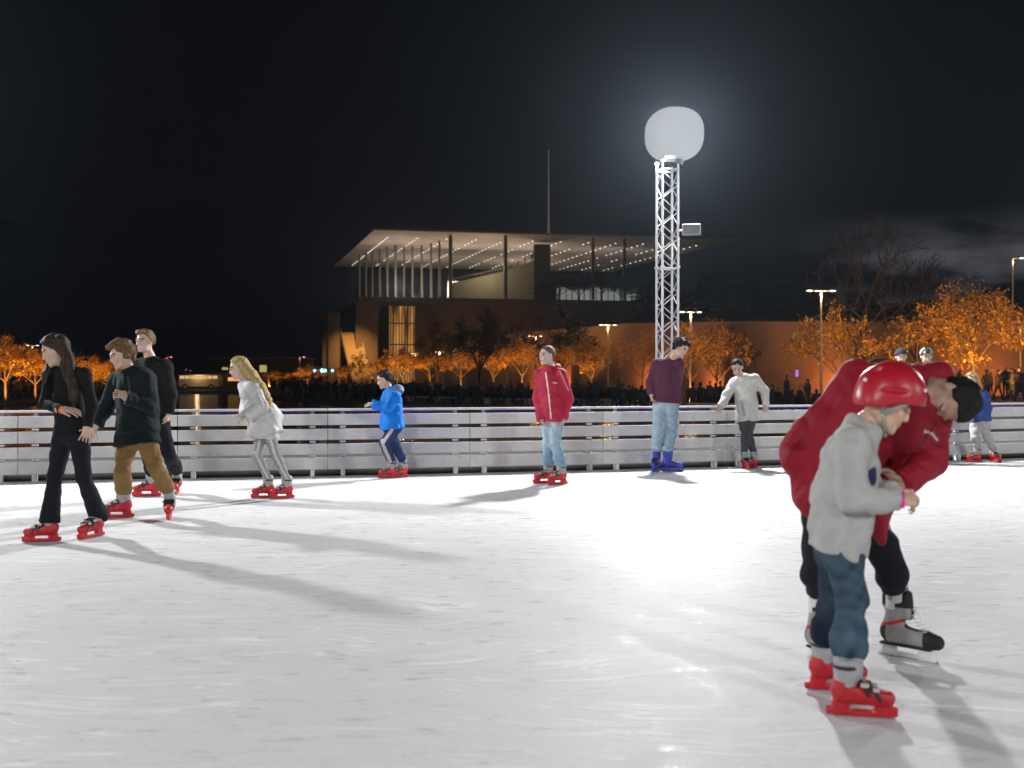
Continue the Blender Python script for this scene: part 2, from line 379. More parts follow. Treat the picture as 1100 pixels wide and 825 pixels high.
def person(sp):
    """sp: joints in photo pixels + depth; see the list below"""
    y0=sp['y']; J={}
    for k,v in sp['j'].items(): J[k]=px(v[0],v[1],y0+(v[2] if len(v)>2 else 0))
    g=sp.get('g',1.0); hs=sp.get('hs',1.0); h=sp.get('res',.006)
    skin=sp.get('skin',(.55,.36,.27))
    side=unit(J['shR']-J['shL']); ax=head_axes(*sp['face'])
    hc=J['head']; org=np.array([J['hipL'][0]*.5+J['hipR'][0]*.5, y0, 0.0])
    hipc=lerp(J['hipL'],J['hipR'],.5); shc=lerp(J['shL'],J['shR'],.5)
    up=unit(shc-hipc); hside=unit(J['hipR']-J['hipL'])
    feet=[]
    for q in 'LR':
        u,v,yaw,pit,rol=sp['foot'+q]; yy=gy(v,sp.get('lift'+q,0)); p=px(u,v,yy); feet.append((p,yaw,pit,rol))
    for q,ft in zip('LR',feet):             # the ankle stands in its boot
        fs=sp.get('fs',1); fd=np.array([math.cos(math.radians(ft[1])),math.sin(math.radians(ft[1])),0])
        b0=ft[0]+np.array([0,0,sp.get('lift'+q,0)+.13*fs])-fd*.022*fs; ln=unit(J['kn'+q]-b0)*.45+np.array([0,0,.55]); J['an'+q]=b0+unit(ln)*(sp.get('anh',.145))*fs
        J['ba'+q]=b0
    # ---- body
    allp=[J[k] for k in J]+[f[0] for f in feet]
    lo,hi=bounds(allp,.16*max(1,hs))
    lo[2]=max(lo[2],-.02)
    B=Field(lo,hi,h)
    t=g*(1 if not sp.get('slim') else .9)
    wL,wR=J['hipL'],J['hipR']
    B.cap(lerp(hipc,shc,.02),lerp(hipc,shc,.40),.095*t,.088*t,k=.04,side=hside,fl=1.35)
    B.cap(lerp(hipc,shc,.42),lerp(hipc,shc,.80),.092*t,.098*t,k=.05,side=side,fl=1.38)
    B.cap(J['shL'],J['shR'],.046*t,k=.05)
    B.cap(shc,J['neck'],.060*t,.050*t,k=.03)
    for q in 'LR':
        kn,an=J['kn'+q],J['an'+q]
        B.cap(J['hip'+q],kn,.074*t,.048*t,k=.03); B.cap(kn,lerp(kn,an,.35),.044*t,.048*t,k=.02); B.cap(lerp(kn,an,.35),an,.047*t,.030*t,k=.02)
        ft=feet['LR'.index(q)]; fd=np.array([math.cos(math.radians(ft[1])),math.sin(math.radians(ft[1])),0]); fs=sp.get('fs',1)
        base=J['ba'+q]-np.array([0,0,.015*fs]); B.cap(an,base,.028*fs,.030*fs,k=.01); B.cap(base,base+fd*.12*fs,.027*fs,.020*fs,k=.01)
        el,wr=J['el'+q],J['wr'+q]
        B.cap(J['sh'+q],el,.047*t,.037*t,k=.03); B.cap(el,lerp(el,wr,.3),.037*t,.038*t,k=.015); B.cap(lerp(el,wr,.3),wr,.038*t,.024*t,k=.015)
        hd=sp.get('hand'+q)
        if hd is None: hd=dict(palm=(0,1,0),curl=.5)
        dr=np.array(hd['dir'],float) if 'dir' in hd else unit(wr-el)
        add_hand(B,wr,dr,hd['palm'],sp.get('hsz',1.0)*hs**.3,hd.get('curl',.5),hd.get('spread',.10),right=hd.get('thumb',1)>0)
    add_head(B,hc,ax,hs,J['neck'],.050*t*hs**.5)
    def bc(P,C): return head_colours(P,C,hc,ax,hs,skin,sp.get('eyes',True),sp.get('brow',(.06,.04,.03)),None,sp.get('smile',False))
    body=B.mesh('person',M['skin'],None,bc,skin,origin=org); body.location=org
    tag(body,sp['label'],'person',sp.get('group')); P0=body
    # ---- hair
    f,r,u=ax; R=np.array([r,f,u]); hr=sp['hair']; s=hs; at=lambda a,b,d: hc+s*(a*r+b*f+d*u)
    if hr.get('kind')!='none':
        pts=[hc]+[px(a,b,y0+c) for ch in hr.get('locks',[]) for a,b,c,_ in ch]
        lo,hi=bounds(pts,.17*s); H=Field(lo,hi,min(h,.0055))
        th=hr.get('th',.014); rr=np.random.default_rng(3)
        fr=[(unit(rr.normal(size=3)),60+90*rr.random(),rr.random()*6) for _ in range(7)]
        am=hr.get('rough',.004)
        def nf(X,Y,Z): return sum(np.sin((d[0]*X+d[1]*Y+d[2]*Z)*w+p) for d,w,p in fr)*am/2.2
        cuts=[((0,.75,-.66),(hr.get('line',.006)+.012)*s),((0,.35,-1),hr.get('low',.055)*s)]
        tp=hr.get('top',0)
        H.ell(at(0,-.014,.030+tp*.4),(np.array([.073+th,.094+th,.088+th+tp]))*s,R,k=0,cuts=cuts,noise=nf)
        if hr.get('quiff'): H.ell(at(0,.055,.098),np.array([.055,.045,.028])*s,R,k=.01,noise=nf)
        for ch in hr.get('locks',[]):
            pp=[px(a,b,y0+c) for a,b,c,_ in ch]
            for i in range(len(ch)-1): H.cap(pp[i],pp[i+1],ch[i][3],ch[i+1][3],k=.02,side=hr.get('side',(0,1,0)),fl=hr.get('fl',1.5))
        if hr.get('locks'): H.wrinkle(.0024,230,5,along=(1.2,1.2,.16),n=7)
        hc1=np.array(hr['col']); hc2=np.array(hr.get('col2',hr['col']))
        def hcf(P,C):
            n=.5+.17*sum(np.sin(P@np.array(q_)+i_*1.7+2.2*np.sin(P@np.array([31+9*i_,-22,14]))) for i_,q_ in enumerate(([230,90,20],[-70,260,33],[310,-190,12]))); n=n*np.clip((hr.get('zmix',9)-((P-hc)@u))/.1,0,1) if 'zmix' in hr else n
            C[:,:3]=hc1+(hc2-hc1)*n[:,None]; return C
        H.mesh('hair',M['hair'],P0,hcf,hr['col'],origin=org,minpiece=True)
    # ---- trousers
    tr=sp['trousers']; e=tr.get('e',.014)
    lo,hi=bounds([J[k] for k in ('hipL','hipR','knL','knR','anL','anR')]+[lerp(hipc,shc,.3)],.17)
    T=Field(lo,hi,max(h,.007))
    T.cap(lerp(hipc,shc,-.02),lerp(hipc,shc,.16),(.094*t+e*.7),(.078*t),k=.04,side=hside,fl=1.26,flat_b=.0)
    if tr.get('seat'): T.ell(hipc+np.array(tr['seat']),(.12*t,.12*t,.13*t),k=.05)
    for q in 'LR':
        kn,an=J['kn'+q],J['an'+q]; cut=tr.get('len',1.0); an2=lerp(kn,an,cut); fla=tr.get('flare',0)
        T.cap(J['hip'+q],kn,.080*t+e,.050*t+e*1.1,k=.035)
        T.cap(kn,lerp(kn,an2,.35),.049*t+e*1.1,.053*t+e,k=.02); T.cap(lerp(kn,an2,.35),an2,.052*t+e,.040*t+e+fla,k=.02,flat_b=.012)
        if tr.get('roll'): T.cap(lerp(kn,an2,.9),an2,.040*t+e+.012,.040*t+e+.012,k=.004,flat_b=.012,flat_a=.0)
        if tr.get('bunch'):
            for i in range(4): c=lerp(kn,an2,.62+.1*i); T.cap(c-np.array([.02,0,.004]),c+np.array([.02,0,.006*(-1)**i]),.037*t+e+.004,k=.012)
    T.wrinkle(tr.get('w',.0045),52,11+int(sp['y']*10),along=(.5,.5,1.3)); T.wrinkle(.0018,120,4,along=(1,1,1.2),n=4)
    hm=sp['top'].get('hem',0.0); hb_=lerp(hipc,shc,-hm); X_,Y_,Z_=T.ax[0][:,None,None]-hb_[0],T.ax[1][None,:,None]-hb_[1],T.ax[2][None,None,:]-hb_[2]
    T.F=(T.F+.028*np.clip((X_*up[0]+Y_*up[1]+Z_*up[2]-.005)/.03,0,1)).astype(np.float32)      # trousers sit inside the top above its hem
    tcol=np.array(tr['col'])
    def tcf(P,C):
        if tr.get('fade') is not None:
            for q in 'LR':
                a,b=lerp(J['hip'+q],J['kn'+q],.25),lerp(J['kn'+q],J['an'+q],.25); d=b-a; tt=np.clip((P-a)@d/(d@d),0,1)
                v=P-a-tt[:,None]*d; w=np.clip(v@np.array(tr.get('fdir',(-.5,-.85,0)))/.075,0,1)**1.5
                w*=.62+.22*np.sin(P[:,2]*37+3*np.sin(P[:,0]*21+1))*np.sin(P[:,0]*44+P[:,1]*31+2*np.sin(P[:,2]*19))+.12*np.sin(P[:,2]*43+3*np.sin(P[:,0]*25+P[:,1]*19))+.13*np.sin(P[:,2]*91+P[:,0]*60+4*np.sin(P[:,1]*33+P[:,2]*13))
                C[:,:3]+=(np.array(tr['fade'])-C[:,:3])*np.clip(w,0,1)[:,None]*.75
        if tr.get('stripe') is not None:
            sc,sd,wd,qs=tr['stripe']
            for q in qs:
                for a,b in ((J['hip'+q],J['kn'+q]),(J['kn'+q],J['an'+q])):
                    d=unit(b-a); s_=unit(np.array(sd)-d*np.dot(sd,d)); o=np.cross(d,s_); v=P-a
                    tt=(v@d)/np.linalg.norm(b-a); C[(v@s_>.02)&(np.abs(v@o)<wd)&(tt>-.35)&(tt<1.05)]=[*sc,1]
        return C
    T.mesh('trousers',M[tr.get('mat','cloth')],P0,tcf,tr['col'],origin=org)
    # ---- top
    tr_e=e; tp=sp['top']; e=tp.get('e',.016); hem=tp.get('hem',0.0)
    lo,hi=bounds([J[k] for k in ('hipL','hipR','shL','shR','elL','elR','wrL','wrR','neck')]+[hipc-up*.1],.20)
    K=Field(lo,hi,max(h,.007))
    hb=lerp(hipc,shc,-hem)
    K.cap(lerp(hipc,shc,.40),hb,.090*t+e,.110*t+max(e,.018)+tr_e*.6+tp.get('flare',0),k=.05,side=hside,fl=1.36,flat_b=0)
    K.cap(lerp(hipc,shc,.38),lerp(hipc,shc,.80),.094*t+e,.100*t+e,k=.05,side=side,fl=1.38)
    K.cap(J['shL'],J['shR'],.046*t+e*.8,k=.05)
    for q in 'LR': K.cap(lerp(J['neck'],shc,.25),lerp(J['neck'],J['sh'+q],.85),.040*t+e*.3,.046*t+e*.7,k=.03)
    K.cap(shc+up*.0,lerp(shc,J['neck'],.75),.075*t+e*.4,.055*t+e*.5,k=.04,flat_b=.012)
    for bl in tp.get('blobs',[]):
        K.ell(px(bl[0],bl[1],y0+bl[2]),bl[3:6],head_axes_R(*(bl[6:9] if len(bl)>6 else (0,0,0))),k=.06)
    for q in 'LR':
        el,wr=J['el'+q],J['wr'+q]; cu=tp.get('cuff',1.0)
        K.cap(J['sh'+q],el,.050*t+e,.040*t+e,k=.03); K.cap(el,lerp(el,wr,cu),.041*t+e,.030*t+e*.85+tp.get('cf',0),k=.02,flat_b=.004)
        if tp.get('mit'): K.cap(wr,wr+unit(wr-el)*.05,.03,.03,k=.01,flat_b=0)
    if tp.get('collar'): K.cap(lerp(shc,J['neck'],.45),lerp(shc,J['neck'],1.05),.064*t+e,.058*t+e*.8,k=.012,flat_b=.0)
    if tp.get('hood'):
        a,b,c,rr2,rz2=tp['hood']; K.ell(px(a,b,y0+c),(rr2,rr2,rz2),k=.025)
    for pa,pb,ra,rb in tp.get('caps',[]): K.cap(px(*pa[:2],y0+pa[2]),px(*pb[:2],y0+pb[2]),ra,rb,k=.04,flat_b=tp.get('capflat'))
    if tp.get('open'):                      # open front of the jacket: carve a slit
        a,b,c,d2,r2=tp['open']; 
    K.wrinkle(tp.get('w',.006),tp.get('wf',34),21+int(sp['y']*10),along=(1,1,.9)); K.wrinkle(tp.get('w',.006)*.35,90,5,n=4)
    tcl=np.array(tp['col'])
    def kcf(P,C):
        fd=tp.get('front')
        for z in tp.get('marks',[]):
            a,b,wd,cc=z[:4]; a=px(a[0],a[1],y0+a[2]); b=px(b[0],b[1],y0+b[2])
            dd=b-a; tt=np.clip((P-a)@dd/max(dd@dd,1e-9),0,1); C[(np.linalg.norm(P-a-tt[:,None]*dd,axis=1)<wd)]=[*cc,1]
        for z in tp.get('lines',[]):        # thin vertical line on the side facing the camera: (u,v0,v1,u1,width_px,col)
            u0_,v0_,u1_,v1_,wp,cc=z
            uu=CX+P[:,0]/P[:,1]*FPX; vv=HY+(CH-P[:,2])/P[:,1]*FPX
            d=np.array([u1_-u0_,v1_-v0_],float); l=np.linalg.norm(d); d/=l; q=np.stack([uu-u0_,vv-v0_],1); t_=q@d; o=np.abs(q@np.array([-d[1],d[0]]))
            C[(t_>0)&(t_<l)&(o<wp)&(P[:,1]<shc[1]+.02)]=[*cc,1]
        if tp.get('hood') and 'hoodcol' in tp:
            hp=px(tp['hood'][0],tp['hood'][1],y0+tp['hood'][2]); C[(np.linalg.norm((P-hp)/np.array([1,1,tp['hood'][4]/tp['hood'][3]]),axis=1)<tp['hood'][3]*1.12)]=[*tp['hoodcol'],1]
        return C
    K.mesh(tp.get('name','top'),M[tp.get('mat','cloth')],P0,kcf,tp['col'],origin=org)
    # ---- skates
    for (p,yaw,pit,rol),q in zip(feet,'LR'):
        sk=copy_tree(SKATES[sp.get('skate','red')],P0); sk.location=tuple(p+np.array([0,0,sp.get('lift'+q,0)])-org); sk.rotation_euler=(math.radians(rol),-math.radians(pit),math.radians(yaw)); fs=sp.get('fs',1); sk.scale=(fs,)*3
    return P0,J,org,ax
def head_axes_R(yaw,pitch,roll):
    f,r,u=head_axes(yaw,pitch,roll); return np.array([f,r,u])

# ------------------------------------------------------------------ skates: toe to +x, ankle over the origin, blade foot at z = 0
def make_skate(kind):
    if kind=='hockey':
        F=Field((-.12,-.07,.03),(.24,.07,.34),.004)
        F.cap((-.035,0,.115),(.12,0,.10),.046,.038,k=.03,side=(0,1,0),fl=.85); F.cap((.12,0,.105),(.165,0,.098),.036,.034,k=.02)
        F.cap((-.03,0,.12),(-.005,0,.26),.047,.044,k=.03,flat_b=0); F.cap((-.055,0,.24),(-.06,0,.275),.022,.018,k=.02)
        F.box((.03,0,.062),(.12,.026,.006),k=.01)
        F.cap((.045,0,.20),(.035,0,.29),.02,.022,k=.02,side=(0,1,0),fl=1.6)
        def cf(P,C):
            C[:,:3]=(.30,.29,.28); x,z=P[:,0],P[:,2]
            C[(x>.115)|(z>.235)|((x<-.045)&(z<.16))|(z<.075)|((x>.03)&(np.abs(P[:,1])<.018))]=[.02,.02,.022,1]
            C[(np.abs(z-.17-.3*x)<.008)&(x<.03)]=[.45,.03,.03,1]; return C
        sh=F.mesh('skate',M['nylon'],None,cf,origin=(0,0,0))
        H=Field((-.12,-.03,.0),(.22,.03,.08),.004)
        H.box((-.045,0,.036),(.035,.011,.030),k=.01); H.box((.125,0,.036),(.04,.011,.030),k=.01); H.box((.04,0,.022),(.12,.009,.012),k=.012)
        H.mesh('blade_holder',M['white_plastic'],sh,None,(.75,.74,.7))
        b=MB(); b.box((.04,0,.007),(.27,.004,.014)); b.build('blade',M['steel'],sh)
        l=MB()
        for i in range(7):
            t=i/6; c=np.array([.045+.07*t,0,.215-.075*t]); l.tube(c+[0,-.022,0],c+[.012,.022,.002],.0028,n=5); l.tube(c+[.012,-.022,.002],c+[0,.022,0],.0028,n=5)
        l.tube((.06,0,.23),(.10,-.03,.22),.003,n=5); l.tube((.10,-.03,.22),(.115,-.035,.19),.003,n=5); l.tube((.06,0,.23),(.095,.03,.235),.003,n=5); l.tube((.095,.03,.235),(.12,.035,.20),.003,n=5)
        l.build('lace',M['white_plastic'],sh)
        S=Field((-.08,-.06,.22),(.06,.06,.40),.005); S.cap((-.016,0,.20),(-.008,0,.38),.045,.048,k=0,flat_b=0); S.wrinkle(.0015,160,3)
        def sc(P,C): C[:,:3]=(.7,.69,.66); C[(np.abs(P[:,2]-.315)<.012)&(P[:,0]>-.02)]=[.2,.2,.2,1]; return C
        S.mesh('sock',M['cloth'],sh,sc)
    else:
        mat=M['plastic_red'] if kind=='red' else M['plastic_blue']
        F=Field((-.12,-.07,.0),(.24,.07,.24),.004)
        F.cap((-.035,0,.115),(.125,0,.100),.050,.037,k=.03,side=(0,1,0),fl=.9); F.cap((.12,0,.10),(.150,0,.095),.036,.034,k=.02)
        F.cap((-.03,0,.13),(-.025,0,.165),.05,.050,k=.02,flat_b=0)
        F.box((.045,0,.045),(.125,.019,.034),rd=.012,k=.012); F.box((-.092,0,.03),(.014,.012,.016),rd=.006,k=.008); F.box((.180,0,.038),(.014,.012,.022),rd=.006,k=.01)
        F.box((.045,0,.050),(.052,.06,.0125),rd=.008,k=.003,op='s')
        F.box((.10,0,.175),(.07,.045,.03),R=np.array([[.94,0,-.34],[0,1,0],[.34,0,.94]]),k=.012,op='s')
        sh=F.mesh('skate',mat,None,None,(.6,.02,.03),origin=(0,0,0))
        G=Field((-.12,-.08,.10),(.10,.08,.33),.004)
        G.cap((-.022,0,.155),(-.020,0,.255),.050,.052,k=.02,flat_b=0,flat_a=.012); G.cap((.02,0,.20),(.022,0,.265),.03,.028,k=.03,side=(0,1,0),fl=1.2,flat_b=0); G.cap((-.04,0,.245),(-.045,0,.262),.025,.022,k=.02,side=(0,1,0),fl=1.3)
        G.wrinkle(.0012,90,2)
        G.mesh('cuff',M['cuff_grey'] if kind=='red' else mat,sh,None,(.3,.3,.3))
        b=MB(); b.box((.045,0,.009),(.275,.004,.016)); b.build('blade',M['steel'],sh)
        for i,(x,z,rx,tilt) in enumerate(((.055,.155,.042,.5),(.100,.135,.037,.6),(.0,.225,.056,.12))):
            s=Field((x-.09,-.075,z-.06),(x+.09,.075,z+.06),.004)
            ca,sa=math.cos(tilt),math.sin(tilt)
            if i<2: s.box((x,0,z-.015),(.009,rx+.006,.040),R=np.array([[ca,0,sa],[0,1,0],[-sa,0,ca]]),rd=.004,k=0)
            else: s.cap((-.02,0,z-.009),(-.02,0,z+.009),rx+.003,k=0,flat_a=0,flat_b=0)
            s.mesh('strap',M['black_plastic'],sh,None)
        for q in (-1,1):
            k=MB(); k.box((.052,q*.051,.158),(.034,.010,.018)); k.box((.100,q*.044,.138),(.028,.010,.016)); k.build('buckle',M['buckle'],sh,bevel=.002)
    return sh
SKATES={}
# ------------------------------------------------------------------ ground, water, rink
def ice_mat():
    m=bpy.data.materials.new('ice'); m.use_nodes=True; t=m.node_tree; b=t.nodes['Principled BSDF']; N=t.nodes.new; K=t.links.new
    tc=N('ShaderNodeTexCoord')
    wn=N('ShaderNodeTexNoise'); wn.inputs['Scale'].default_value=.35; wn.inputs['Detail'].default_value=2; K(tc.outputs['Object'],wn.inputs['Vector'])
    ws=N('ShaderNodeVectorMath'); ws.operation='MULTIPLY_ADD'; ws.inputs[1].default_value=(2.2,2.2,0); K(wn.outputs['Color'],ws.inputs[0]); K(tc.outputs['Object'],ws.inputs[2])
    lines=None
    for i,(ang,sx_,sy_,wd) in enumerate([(6,.22,3.6,.010),(-17,.3,5.0,.009),(31,.3,4.2,.008),(72,.35,4.0,.007),(-54,.3,5.0,.007),(12,.5,9.0,.012),(-4,.6,13.0,.014),(-33,.5,8.0,.010)]):
        mp=N('ShaderNodeMapping'); mp.inputs['Rotation'].default_value=(0,0,math.radians(ang)); mp.inputs['Scale'].default_value=(sx_,sy_,1); mp.inputs['Location'].default_value=(i*3.1,i*1.7,i*2.0)
        K(ws.outputs[0],mp.inputs['Vector'])
        n=N('ShaderNodeTexNoise'); n.inputs['Scale'].default_value=1; n.inputs['Detail'].default_value=1.2; K(mp.outputs[0],n.inputs['Vector'])
        q=N('ShaderNodeMath'); q.operation='SUBTRACT'; q.inputs[1].default_value=.5; K(n.outputs['Fac'],q.inputs[0]); q2=N('ShaderNodeMath'); q2.operation='ABSOLUTE'; K(q.outputs[0],q2.inputs[0])
        r=N('ShaderNodeMapRange'); r.inputs[1].default_value=wd*.25; r.inputs[2].default_value=wd; r.inputs[3].default_value=1; r.inputs[4].default_value=0; K(q2.outputs[0],r.inputs[0])
        bn=N('ShaderNodeTexNoise'); bn.inputs['Scale'].default_value=1.1+.3*i; bn.inputs['Detail'].default_value=2; bo=N('ShaderNodeVectorMath'); bo.operation='ADD'; bo.inputs[1].default_value=(i*7,3,i*5); K(tc.outputs['Object'],bo.inputs[0]); K(bo.outputs[0],bn.inputs['Vector'])
        br=N('ShaderNodeMapRange'); br.inputs[1].default_value=.46; br.inputs[2].default_value=.60; K(bn.outputs['Fac'],br.inputs[0])
        mm=N('ShaderNodeMath'); mm.operation='MULTIPLY'; K(r.outputs[0],mm.inputs[0]); K(br.outputs[0],mm.inputs[1])
        if lines is None: lines=mm.outputs[0]
        else:
            a=N('ShaderNodeMath'); a.operation='MAXIMUM'; K(lines,a.inputs[0]); K(mm.outputs[0],a.inputs[1]); lines=a.outputs[0]
    # skate wear comes in patches
    pn=N('ShaderNodeTexNoise'); pn.inputs['Scale'].default_value=.8; pn.inputs['Detail'].default_value=5; pn.inputs['Roughness'].default_value=.7; K(tc.outputs['Object'],pn.inputs['Vector'])
    pr=N('ShaderNodeMapRange'); pr.inputs[1].default_value=.30; pr.inputs[2].default_value=.60; K(pn.outputs['Fac'],pr.inputs[0])
    lm=N('ShaderNodeMath'); lm.operation='MULTIPLY'; K(lines,lm.inputs[0]); K(pr.outputs[0],lm.inputs[1])
    gn=N('ShaderNodeTexNoise'); gn.inputs['Scale'].default_value=80; gn.inputs['Detail'].default_value=8; gn.inputs['Roughness'].default_value=.75
    gm=N('ShaderNodeMapping'); gm.inputs['Scale'].default_value=(.6,1.2,1); gm.inputs['Rotation'].default_value=(0,0,.12); K(tc.outputs['Object'],gm.inputs['Vector']); K(gm.outputs[0],gn.inputs['Vector'])
    base=N('ShaderNodeMix'); base.data_type='RGBA'; base.inputs['A'].default_value=(.61,.613,.617,1); base.inputs['B'].default_value=(.74,.74,.74,1); K(pn.outputs['Fac'],base.inputs['Factor'])
    gr=N('ShaderNodeMapRange'); gr.inputs[1].default_value=.35; gr.inputs[2].default_value=.65; gr.inputs[3].default_value=.90; gr.inputs[4].default_value=1.07; K(gn.outputs['Fac'],gr.inputs[0])
    bs=N('ShaderNodeVectorMath'); bs.operation='SCALE'; K(base.outputs['Result'],bs.inputs[0]); K(gr.outputs[0],bs.inputs['Scale'])
    c2=N('ShaderNodeMix'); c2.data_type='RGBA'; c2.inputs['B'].default_value=(.92,.925,.93,1); K(bs.outputs[0],c2.inputs['A'])
    lf=N('ShaderNodeMath'); lf.operation='MULTIPLY'; lf.inputs[1].default_value=.65; K(lm.outputs[0],lf.inputs[0]); K(lf.outputs[0],c2.inputs['Factor'])
    # a few wet dark cuts
    dn=N('ShaderNodeTexNoise'); dm=N('ShaderNodeMapping'); dm.inputs['Scale'].default_value=(1.1,42,1); dm.inputs['Rotation'].default_value=(0,0,.25); dm.inputs['Location'].default_value=(4,9,0)
    K(ws.outputs[0],dm.inputs['Vector']); K(dm.outputs[0],dn.inputs['Vector']); dn.inputs['Scale'].default_value=1; dn.inputs['Detail'].default_value=3
    dr=N('ShaderNodeMapRange'); dr.inputs[1].default_value=.66; dr.inputs[2].default_value=.73; dr.inputs[3].default_value=0; dr.inputs[4].default_value=.04; K(dn.outputs['Fac'],dr.inputs[0])
    c3=N('ShaderNodeMix'); c3.data_type='RGBA'; c3.inputs['B'].default_value=(.30,.31,.33,1); K(c2.outputs['Result'],c3.inputs['A']); K(dr.outputs[0],c3.inputs['Factor'])
    K(c3.outputs['Result'],b.inputs['Base Color'])
    # gloss: mostly frosted, scraped wet patches shine
    rn=N('ShaderNodeTexNoise'); rn.inputs['Scale'].default_value=5.5; rn.inputs['Detail'].default_value=9; rn.inputs['Roughness'].default_value=.72
    rm=N('ShaderNodeMapping'); rm.inputs['Scale'].default_value=(.8,2.6,1); K(tc.outputs['Object'],rm.inputs['Vector']); K(rm.outputs[0],rn.inputs['Vector'])
    rr=N('ShaderNodeMapRange'); rr.inputs[1].default_value=.56; rr.inputs[2].default_value=.63; rr.inputs[3].default_value=.60; rr.inputs[4].default_value=.17; K(rn.outputs['Fac'],rr.inputs[0])
    b.inputs['Roughness'].default_value=.6; b.inputs['Specular IOR Level'].default_value=.1
    rr.inputs[3].default_value=0; rr.inputs[4].default_value=1; K(rr.outputs[0],b.inputs['Coat Weight']); b.inputs['Coat Roughness'].default_value=.10; b.inputs['Coat IOR'].default_value=1.31
    wv=N('ShaderNodeTexNoise'); wv.inputs['Scale'].default_value=7; wv.inputs['Detail'].default_value=5; wv.inputs['Roughness'].default_value=.6; wvm=N('ShaderNodeMapping'); wvm.inputs['Scale'].default_value=(.7,1.7,1); wvm.inputs['Rotation'].default_value=(0,0,.35)
    K(tc.outputs['Object'],wvm.inputs['Vector']); K(wvm.outputs[0],wv.inputs['Vector'])
    wb=N('ShaderNodeBump'); wb.inputs['Strength'].default_value=1.0; wb.inputs['Distance'].default_value=.03; K(wv.outputs['Fac'],wb.inputs['Height']); K(wb.outputs[0],b.inputs['Coat Normal'])
    h=N('ShaderNodeMath'); h.operation='MULTIPLY_ADD'; K(lm.outputs[0],h.inputs[0]); h.inputs[1].default_value=1.3; K(gn.outputs['Fac'],h.inputs[2])
    bp=N('ShaderNodeBump'); bp.inputs['Strength'].default_value=.40; bp.inputs['Distance'].default_value=.004; K(h.outputs[0],bp.inputs['Height']); K(bp.outputs[0],b.inputs['Normal'])
    return m
F0=np.array([-6.05,12.25]); F1=np.array([7.9,15.75])
fpt=[(-14.5,9.1),(-10.2,10.9),(-6.05,12.3),(-4.0,12.72),(-1.76,13.05),(0,13.5),(1.9,13.95),(3.2,14.35),(6.1,15.15),(7.9,15.75),(11.5,17.3),(15.0,19.6)]
fpt=np.array(fpt)
# smooth the barrier's run and resample it by arc length
def arc(pts, step):
    d=np.r_[0,np.cumsum(np.linalg.norm(np.diff(pts,axis=0),axis=1))]; n=int(d[-1]/.2); t=np.linspace(0,d[-1],n)
    q=np.stack([np.interp(t,d,pts[:,i]) for i in (0,1)],1)
    for _ in range(60): q[1:-1]=.5*q[1:-1]+.25*(q[:-2]+q[2:])
    d=np.r_[0,np.cumsum(np.linalg.norm(np.diff(q,axis=0),axis=1))]
    t=np.arange(0,d[-1],step); return np.stack([np.interp(t,d,q[:,i]) for i in (0,1)],1)
fence_pts=arc(fpt,1.83)
me=bpy.data.meshes.new('ice')
poly=[(p[0],p[1]-.02,0) for p in fence_pts]+[(17,-12,0),(-17,-12,0)]
me.from_pydata(poly,[],[tuple(range(len(poly)))[::-1]]); me.materials.append(ice_mat()); o=link('ice',me); tag(o,kind='structure')
o.location.z=0.004
deck_m=pmat('platform decking',(.06,.058,.055),.8,noise=.3,nsc=5)
m=MB(); m.prism([(-18,-13),(18,-13),(18,24),(-18,14)],-1.1,-.004); o=m.build('rink_platform',deck_m); tag(o,kind='structure')

conc=pmat('concrete',(.30,.28,.26),.85,noise=.15,nsc=.4,bump=.2,bscale=3)
pave=pmat('paving',(.12,.11,.10),.8,noise=.2,nsc=.6)
gm=pmat('park ground',(.035,.04,.025),.95,noise=.4,nsc=.05)
m=MB(); m.v.append(np.array([[-3000,-3000,-2.2],[3000,-3000,-2.2],[3000,4000,-2.2],[-3000,4000,-2.2]],float)); m.f=[(0,1,2,3)]; o=m.build('ground',gm); tag(o,kind='structure')
wm=bpy.data.materials.new('canal water'); wm.use_nodes=True; t=wm.node_tree; b=t.nodes['Principled BSDF']; b.inputs['Base Color'].default_value=(.006,.008,.010,1); b.inputs['Roughness'].default_value=.10; b.inputs['IOR'].default_value=1.33
tcn=t.nodes.new('ShaderNodeTexCoord'); wn=t.nodes.new('ShaderNodeTexNoise'); wn.inputs['Scale'].default_value=2.2; wn.inputs['Detail'].default_value=5; wm_=t.nodes.new('ShaderNodeMapping'); wm_.inputs['Scale'].default_value=(.8,2.2,1)
bp=t.nodes.new('ShaderNodeBump'); bp.inputs['Strength'].default_value=.25; bp.inputs['Distance'].default_value=.12
t.links.new(tcn.outputs['Object'],wm_.inputs[0]); t.links.new(wm_.outputs[0],wn.inputs['Vector']); t.links.new(wn.outputs['Fac'],bp.inputs['Height']); t.links.new(bp.outputs[0],b.inputs['Normal'])
m=MB(); m.v.append(np.array([[-60,-40,-1.3],[60,-40,-1.3],[60,160,-1.3],[-60,160,-1.3]],float)); m.f=[(0,1,2,3)]; o=m.build('water',wm); tag(o,kind='structure')
ZE=-1.0
# banks of the canal
m=MB(); m.prism([(-38,140),(-13,84),(3,71),(16,48),(40,30),(160,30),(160,420),(-90,420),(-90,190),(-60,139)],-2.1,ZE); o=m.build('esplanade',pave); tag(o,kind='structure')
m=MB(); m.prism([(-160,20),(-52,20),(-45,84),(-48,130),(-60,139),(-90,190),(-90,420),(-260,420)],-2.1,ZE-.004); o=m.build('quay_ground',pave); tag(o,kind='structure')
m=MB(); m.prism([(17,49),(40,31),(120,31),(120,75),(24,66)],ZE,-.06); o=m.build('terrace_steps',conc); tag(o,kind='structure')

